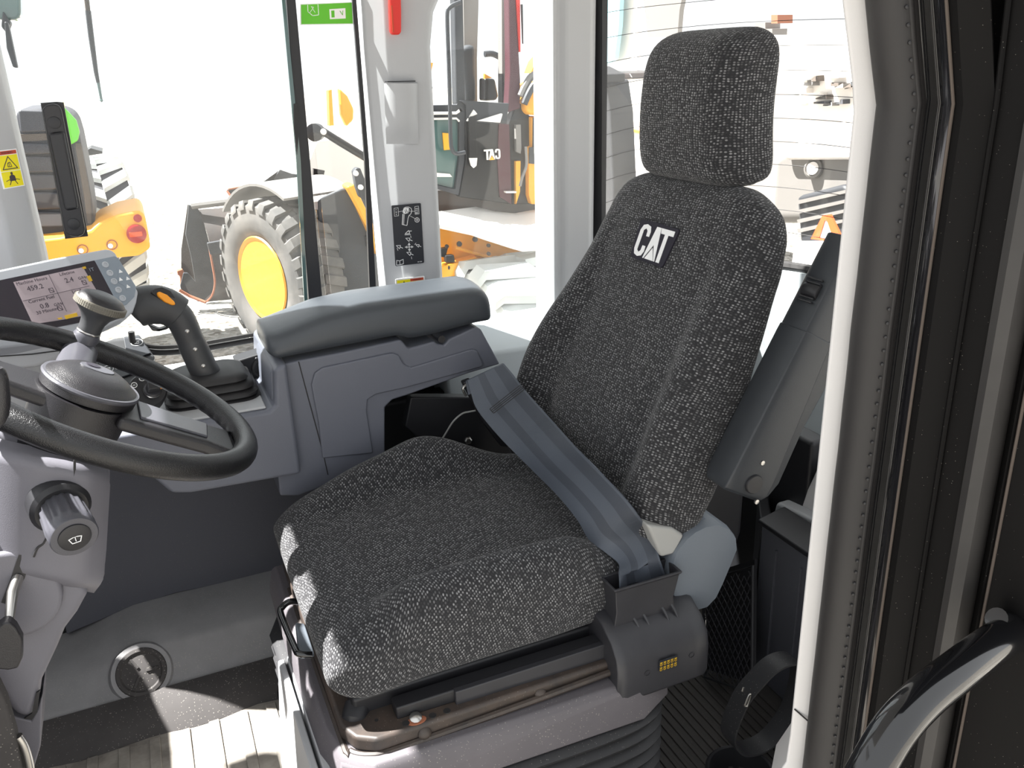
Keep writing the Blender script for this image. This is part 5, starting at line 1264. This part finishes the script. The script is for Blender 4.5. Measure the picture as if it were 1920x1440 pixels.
# ---- machine with black cab seen through the rear side window
mc = thing('black_cab_machine', (1.9, 4.9, GZ), 'machine with black cab and yellow body behind the rear side window', 'machine'); K = Kid(mc)
MY = 4.8
def c3(px, Y=MY): return [oy(780+x/7.385, 180+y/7.385, Y) for x, y in px]
def c2(px, Y=MY): return [oy(780+x/7.385, y/7.385, Y) for x, y in px]
def c4(px, Y=MY): return [oy(780+x/5.76, 360+y/5.76, Y) for x, y in px]
dpt = (0, .05, 0)
def ringslab(bm, outer, inner, off):
    off = Vector(off); n = len(outer)
    A = [bm.verts.new(p) for p in outer]; B = [bm.verts.new(p) for p in inner]; A2 = [bm.verts.new(p+off) for p in outer]; B2 = [bm.verts.new(p+off) for p in inner]
    for i in range(n):
        j = (i+1) % n
        bm.faces.new((A[i], A[j], B[j], B[i])); bm.faces.new((A2[i], B2[i], B2[j], A2[j])); bm.faces.new((A[i], A2[i], A2[j], A[j])); bm.faces.new((B[i], B[j], B2[j], B2[i]))
    return bm
K('door_lower_frame', ringslab(nb(), c3([(-60, 200), (560, 215), (690, 200), (680, 900), (600, 1380), (-60, 1190)]), c3([(-20, 325), (555, 312), (600, 355), (598, 860), (545, 1285), (-20, 1150)]), (0, .06, 0)), 'ldark', bevel=.01)
K('door_lower_glass', slab(nb(), c3([(-20, 325), (555, 312), (600, 355), (598, 860), (545, 1285), (-20, 1150)], MY+.03), (0, .008, 0)), 'lglass')
K('inner_strip', slab(nb(), c3([(130, 390), (190, 390), (205, 1060), (150, 1060)], MY+.02), (0, .008, 0)), 'teal')
K('inner_seat_edge', slab(nb(), c3([(130, 1050), (470, 1080), (500, 1120), (140, 1120)], MY+.02), (0, .01, 0)), 'hood')
K('inner_yellow', slab(nb(), c3([(370, 510), (490, 520), (490, 740), (390, 750)], MY+.02), (0, .01, 0)), 'yellow')
K('door_rail', slab(nb(), c3([(-60, 135), (560, 120), (600, 60), (620, 60), (600, 240), (-60, 250)]), (0, .06, 0)), 'ldark', bevel=.01)
K('door_rail_edge', tube(nb(), c3([(-60, 245), (560, 235), (600, 205)], MY-.01), .008, 6), 'hood')
K('door_frame_edge', tube(nb(), c3([(-20, 322), (560, 310), (600, 350)], MY-.01), .006, 6), 'hood')
K('door_post', slab(nb(), c2([(530, -80), (655, -80), (690, 1600), (560, 1440)]), (0, .08, 0)), 'ldark', bevel=.01)
K('inner_post', slab(nb(), c2([(655, -80), (870, -80), (845, 800), (850, 1500), (680, 1500)], MY+.4), (0, .05, 0)), 'hoodgrey')
K('seat_shape', slab(nb(), c2([(740, 620), (830, 610), (850, 1440), (690, 1440), (650, 900), (590, 690)], MY+.3), (0, .1, 0)), 'ldark', bevel=.03)
K('grey_post', slab(nb(), c2([(1188, -80), (1295, -80), (1300, 1500), (1195, 1500)], MY+.1), (0, .06, 0)), 'hoodgrey')
K('rear_post', slab(nb(), c2([(1285, -80), (1385, -80), (1450, 1100), (1450, 1500), (1270, 1560), (1300, 1000)], MY-.02), (0, .08, 0)), 'maroon', bevel=.01)
K('red_stripe', slab(nb(), c2([(1388, -80), (1440, -80), (1448, 720), (1435, 720)], MY-.03), (0, .02, 0)), 'red')
K('wiper_arm', slab(nb(), c2([(1455, 60), (1480, 60), (1488, 610), (1478, 600)], MY-.05), (0, .01, 0)), 'lblack')
K('grab_handle', tube(nb(), catmull(c2([(620, 30), (540, 60), (470, 100), (435, 180), (440, 500), (455, 900), (470, 1440)], MY-.1)+c3([(480, 600), (500, 740), (560, 800), (680, 780)], MY-.1), 4), .012, 8), 'ldark')
K('controls', slab(nb(), c2([(950, 1080), (1100, 1090), (1150, 1330), (1120, 1390), (950, 1400)], MY+.2), (0, .1, 0)), 'lblack', bevel=.02)
K('controls', slab(nb(), c2([(1190, 1020), (1300, 1010), (1290, 1440), (1190, 1440)], MY+.1), (0, .06, 0)), 'lblack')
K('control_yellow', slab(nb(), c2([(950, 1020), (1060, 1080), (950, 1090)], MY+.15), (0, .02, 0)), 'yellow')
K('sun_visor', tube(nb(), catmull(c2([(950, 750), (1060, 745), (1180, 800), (1280, 850)], MY+.2), 4), .018, 8), 'ldark')
K('sill_plate', slab(nb(), c3([(600, 60), (1290, 100), (1260, 400), (700, 360), (690, 120)], MY-.02), (0, .05, 0)), 'ldark', bevel=.006)
K('bright_plate', slab(nb(), c3([(845, 345), (1180, 240), (1200, 250), (1165, 370)], MY-.03), (0, .01, 0)), 'hood'); K('bright_plate', slab(nb(), c3([(700, 345), (800, 190), (820, 210), (850, 250), (760, 290), (720, 350)], MY-.03), (0, .01, 0)), 'hood')
K('lower_panel', slab(nb(), c3([(680, 350), (1290, 392), (1330, 1500), (600, 1400), (690, 880)], MY-.01), (0, .06, 0)), 'lblack', bevel=.006, label='glossy black side panel with mirrored white letters')
K('panel_maroon', slab(nb(), c3([(1150, 380), (1290, 392), (1325, 1500), (1160, 1400), (1130, 900)], MY-.02), (0, .02, 0)), 'maroon')
K('mirror_bar', slab(nb(), c3([(735, 290), (845, 270), (850, 880), (835, 960), (800, 1000), (760, 950), (738, 860)], MY-.04), (0, .03, 0)), 'lblack', bevel=.006)
K('mirror_bar_tip', slab(nb(), c3([(738, 860), (850, 858), (838, 965), (800, 998), (765, 965)], MY-.045), (0, .01, 0)), 'hood')
# mirrored CAT mark
mfr = frame(c3([(1050, 808)], MY-.036)[0], (-1, 0, 0), (0, 0, 1)); sc = .0235/.031
mfr = frame(c3([(1050, 808)], MY-.036)[0], (1, 0, 0), (0, 0, 1)) @ Matrix.Diagonal((-1.0*sc*1.35, sc*1.25, 1, 1))
b = nb()
for pts in (C_, A1, T_): plate(b, mfr, pts, -.004, .004)
K('panel_letters', b, 'hood', label='pale mirrored letters')
b = nb(); plate(b, mfr, [(.002, -.010), (.017, -.033), (-.013, -.033)], -.002, .006); K('panel_triangle', b, 'yellow', label='yellow triangle under the letters')
K('rear_frame', slab(nb(), c3([(1290, 380), (1370, 180), (1500, 60), (1560, 260), (1610, 300), (1600, 700), (1560, 720), (1570, 1500), (1330, 1500)], MY+.03), (0, .08, 0)), 'lblack', bevel=.006)
K('hinge_strip', slab(nb(), c3([(1385, 400), (1450, 395), (1460, 720), (1450, 800), (1392, 770)], MY-.01), (0, .03, 0)), 'hoodgrey')
K('yellow_strip', slab(nb(), c3([(1385, 905), (1448, 900), (1440, 1330), (1385, 1500)], MY-.01), (0, .03, 0)), 'yellow')
K('latch', slab(nb(), c3([(1240, 1322), (1390, 1320), (1390, 1345), (1250, 1345)], MY-.05), (0, .03, 0)), 'hood')
K('hose', tube(nb(), catmull(c3([(1520, 700), (1530, 950), (1470, 1130), (1440, 1250)], MY-.06), 4), .009, 6), 'hoodgrey')
K('hood_top', slab(nb(), c3([(1535, 230), (1530, 60), (1600, -120), (1760, -200), (1900, -200), (1900, 290), (1600, 262)], MY-.05), (0, .3, 0)), 'yellow', bevel=.03, seg=3)
K('orange_shoulder', slab(nb(), c2([(1590, 1010), (1650, 850), (1730, 760), (1900, 760), (1900, 1030)], MY+.2), (0, .1, 0)), 'yellow')
K('blue_cap', slab(nb(), c2([(1650, 850), (1690, 780), (1740, 760), (1900, 760), (1900, 860)], MY+.19), (0, .02, 0)), 'teal')
K('grey_hose', tube(nb(), catmull(c2([(1450, 1330), (1520, 1180), (1600, 1060), (1720, 1010)], MY-.05), 4), .022, 8), 'hoodgrey')
K('hood_edge', tube(nb(), catmull(c2([(1500, 1440), (1560, 1300), (1640, 1170), (1760, 1100)], MY-.08), 4), .02, 8), 'ldark')
K('body_side', slab(nb(), c3([(1610, 290), (1900, 300), (1900, 1500), (1600, 1500), (1565, 1380), (1560, 710), (1615, 700)], MY-.02), (0, .3, 0)), 'yellow', bevel=.006)
K('decal_panel', slab(nb(), c3([(1625, 300), (1900, 310), (1900, 970), (1570, 935), (1570, 715), (1622, 705)], MY-.03), (0, .012, 0)), 'ldark')
K('decal_white', slab(nb(), c3([(1645, 480), (1690, 430), (1900, 430), (1900, 870), (1690, 860), (1645, 800)], MY-.04), (0, .012, 0)), 'hood')
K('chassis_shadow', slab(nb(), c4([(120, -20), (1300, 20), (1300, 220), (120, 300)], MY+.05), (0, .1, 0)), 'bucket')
K('far_yellow_arm', slab(nb(), [oy(x, y, 6.5) for x, y in [(770, 112), (812, 118), (805, 152), (770, 152)]], (0, .2, 0)), 'yellow')
K('far_lamp', lathe(nb(), zframe(oy(795, 165, 6.4), (0, -1, 0)), [(.05, 0), (.05, .05), (.001, .06)], 16), 'ldark')
K('fender_top', slab(nb(), [*c4([(150, 290), (220, 220)], 4.7), *c4([(760, 140), (1040, 200), (1420, 140)], 4.9), *c4([(1420, 590), (1150, 610), (1050, 580), (740, 480), (600, 430), (150, 330)], 4.15)], (0, 0, -.02)), 'hood', bevel=.004, label='grey fender top painted white as if sunlit')  # sun glare on the grey fender put into its white colour
K('axle_frame', slab(nb(), c4([(180, 330), (240, 340), (1420, 590), (1420, 1100), (300, 1100), (140, 980), (150, 640)], 4.5), (0, .1, 0)), 'yellow', bevel=.008, label='yellow frame with dark bolts')
K('frame_dark', slab(nb(), c4([(130, 330), (238, 350), (170, 640), (140, 640)], 4.45), (0, .03, 0)), 'ldark')
K('frame_box', slab(nb(), c4([(140, 830), (310, 790), (320, 1000), (140, 980)], 4.35), (.3, .1, 0)), 'yellow', bevel=.006)
K('frame_ledge', slab(nb(), c4([(310, 790), (660, 700), (690, 860), (330, 1000)], 4.40), (0, .08, 0)), 'yellow', bevel=.006)
K('frame_ridge', tube(nb(), c4([(430, 600), (620, 660), (930, 750)], 4.42), .010, 6), 'yellow')
for x, y, r in ((340, 815, .012), (345, 930, .012), (485, 795, .012), (525, 775, .008), (580, 800, .008), (395, 925, .008), (635, 510, .014), (465, 560, .014), (780, 575, .010), (780, 665, .010), (330, 585, .010), (210, 610, .012)):
    K('bolt', lathe(nb(), zframe(c4([(x, y)], 4.37)[0], (0, -1, 0)), [(r*1.1, 0), (r, .012), (.001, .014)], 10), 'bucket')
K('pipe_end', lathe(nb(), zframe(c4([(200, 670)], 4.4)[0], (0, -1, 0)), [(.024, 0), (.022, .03), (.001, .034)], 16), 'hoodgrey')
K('connector', slab(nb(), c4([(245, 620), (350, 600), (320, 710), (245, 700)], 4.4), (0, .04, 0)), 'lblack', bevel=.004)
K('connector', slab(nb(), c4([(320, 690), (410, 680), (425, 760), (330, 770)], 4.38), (0, .04, 0)), 'ldark', bevel=.004)
tw = oy(945, 500, 3.95)
tyre(K, tw+Vector((.20, .30, -.66)), Vector((1, .10, 0)), .60, .60, .3, 'paletyre', None, 18, .045)
# ---- behind the rear window
rh = thing('engine_hood', (2.6, 2.6, GZ), 'pale grey engine hood of this machine with round filler, behind the cab', 'hood'); K = Kid(rh)
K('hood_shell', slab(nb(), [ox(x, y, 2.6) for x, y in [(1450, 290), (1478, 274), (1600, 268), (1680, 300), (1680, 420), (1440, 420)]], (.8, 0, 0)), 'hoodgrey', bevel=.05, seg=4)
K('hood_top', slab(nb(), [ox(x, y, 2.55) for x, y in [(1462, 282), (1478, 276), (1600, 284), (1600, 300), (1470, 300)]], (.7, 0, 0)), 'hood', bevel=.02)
K('filler_ring', lathe(nb(), zframe(ox(1526, 316, 2.585), (-1, -.3, .2)), [(.040, -.02), (.040, .01), (.032, .016), (.028, .004), (.001, .004)], 28), 'hoodgrey')
K('filler_cap', lathe(nb(), zframe(ox(1526, 316, 2.58), (-1, -.3, .2)), [(.027, -.02), (.026, .012), (.001, .014)], 28), 'hood')
K('grille_box', slab(nb(), [ox(x, y, 2.45) for x, y in [(1492, 368), (1580, 345), (1600, 360), (1600, 470), (1500, 470)]], (.3, 0, 0)), 'ldark', bevel=.02)
for k in range(4): K('grille_slat', slab(nb(), [ox(x, y, 2.44) for x, y in [(1494, 376+k*18), (1590, 355+k*18), (1590, 361+k*18), (1496, 383+k*18)]], (.02, 0, 0)), 'hoodgrey')
K('deck_plate', slab(nb(), [ox(1490, 452, 2.0), ox(1600, 452, 2.0), ox(1600, 540, 1.8), ox(1480, 540, 1.8)], (0, 0, -.02)), 'hood')
tri = thing('warning_triangle', ox(1550, 425, 2.3), 'orange reflective triangle behind the cab', 'triangle'); K = Kid(tri)
K('triangle_frame', ringslab(nb(), [ox(x, y, 2.3) for x, y in [(1542, 404), (1556, 402), (1582, 456), (1520, 448)]], [ox(x, y, 2.3) for x, y in [(1546, 414), (1550, 413), (1563, 450), (1536, 446)]], (.01, 0, 0)), 'warnorange')
K('triangle_field', slab(nb(), [ox(x, y, 2.303) for x, y in [(1546, 414), (1550, 413), (1563, 450), (1536, 446)]], (.005, 0, 0)), 'hood')
ex_ = thing('exhaust_stack', (1.9, 3.3, GZ), 'dark grey tapering stack just behind the rear window edge', 'stack'); K = Kid(ex_)
K('stack_body', slab(nb(), [ox(x, y, 1.9) for x, y in [(1105, 150), (1134, 150), (1143, 210), (1150, 345), (1150, 700), (1095, 700)]], (.12, 0, 0)), 'ldark', bevel=.01)
K('stack_bracket', slab(nb(), [ox(x, y, 1.88) for x, y in [(1105, 125), (1134, 140), (1134, 155), (1105, 155)]], (.1, 0, 0)), 'lblack', bevel=.005)
K('bracket_bolt', lathe(nb(), zframe(ox(1125, 131, 1.88), (-.6, -.8, 0)), [(.010, 0), (.009, .008), (.001, .01)], 12), 'metal')
K('brown_block', slab(nb(), [ox(x, y, 2.4) for x, y in [(1138, 134), (1180, 137), (1186, 148), (1138, 152)]], (.2, 0, 0)), 'bucket', bevel=.01)
pm = thing('parked_machine', (5.0, 8.0, GZ), 'yellow parked machine, painted pale as if overexposed, left of the headrest', 'machine'); K = Kid(pm)
K('machine_body', slab(nb(), [ox(x, y, 5.0) for x, y in [(1132, 158), (1340, 150), (1340, 420), (1132, 420)]], (1.0, 0, 0)), 'hood', bevel=.04)  # yellow body coloured near white to look overexposed
K('body_edge', tube(nb(), [ox(1142, 235, 4.98), ox(1200, 247, 4.98), ox(1330, 262, 4.98)], .02, 6), 'yellow')
K('body_edge', tube(nb(), [ox(1148, 240, 4.98), ox(1152, 350, 4.98)], .02, 6), 'yellow')
K('cab_glass', slab(nb(), [ox(x, y, 4.98) for x, y in [(1124, -60), (1165, -60), (1160, 50), (1152, 110), (1128, 125)]], (.05, 0, 0)), 'teal')
K('cab_post', slab(nb(), [ox(x, y, 5.1) for x, y in [(1160, -60), (1195, -60), (1195, 150), (1155, 150)]], (.05, 0, 0)), 'hood')
K('cab_window', slab(nb(), [ox(x, y, 5.05) for x, y in [(1200, -60), (1290, -60), (1274, 20), (1270, 70), (1215, 70)]], (.05, 0, 0)), 'hoodgrey')
db_ = thing('yard_pile', (14, 15, GZ), 'distant pale heap of scrap and crates right of the headrest', 'heap'); K = Kid(db_)
random.seed(3)
for i in range(16):
    x = 1470+random.random()*125; y = 135+random.random()*60; w = 6+random.random()*16; h = 3+random.random()*7
    K('crate', slab(nb(), [ox(x, y, 14+random.random()), ox(x+w, y+random.uniform(-3, 3), 14), ox(x+w, y+h, 14), ox(x, y+h, 14)], (.4, 0, 0)), random.choice(['hood', 'hoodgrey', 'hood', 'ldark', 'tan']))
for x, y, w, h, m in ((1415, 42, 20, 14, 'hoodgrey'), (1446, 28, 12, 16, 'rust'), (1420, 54, 28, 12, 'hoodgrey')):
    K('crate', slab(nb(), [ox(x, y, 13), ox(x+w, y, 13), ox(x+w, y+h, 13), ox(x, y+h, 13)], (.4, 0, 0)), m)
K('heap_base', slab(nb(), [ox(1380, 60, 14.2), ox(1640, 60, 14.2), oz(1640, 420, GZ)*1.0, oz(1380, 420, GZ)*1.0][:2]+[Vector((14.2, ox(1640, 60, 14.2).y, GZ)), Vector((14.2, ox(1380, 60, 14.2).y, GZ))], (1, 0, 0)), 'hood')
# mirrors / rods outside the front right window
mr = thing('side_mirror', oy(15, 15, 2.5), 'outside mirror at the top left corner', 'mirror'); K = Kid(mr)
K('mirror_head', ytrace(nb(), [(-40, -60), (25, -60), (38, -20), (39, 28), (32, 37), (10, 38), (-40, 30)], 2.5, .06), 'lglass', bevel=.01, seg=3)
K('mirror_back', ytrace(nb(), [(5, 20), (14, 35), (20, 42), (12, 62), (2, 50)], 2.48, .05), 'ldark', bevel=.004)
K('mirror_arm', ytrace(nb(), [(8, 40), (15, 42), (33, 128), (24, 126), (12, 90)], 2.45, .03), 'ldark', bevel=.003)
an = thing('antenna_rod', oy(175, 90, 2.6), 'thin black rod hanging outside the front right window', 'rod'); K = Kid(an)
K('rod', tube(nb(), [oy(158, -40, 2.6), oy(165, 22, 2.6)], .006, 8), 'tan', label='pinkish upper end of the rod')
K('rod', tube(nb(), [oy(165, 20, 2.6), oy(171, 70, 2.6), oy(180, 135, 2.6), oy(184, 155, 2.6)], [.007, .007, .0055, .0045], 8), 'ldark')
K('rod_tip', tube(nb(), [oy(184, 153, 2.6), oy(190, 187, 2.6)], [.004, .003], 8), 'lglass')
K('rod_ball', lathe(nb(), Matrix.Translation(oy(190, 188, 2.6)), [(.001, -.005), (.005, 0), (.001, .005)], 10), 'lglass')
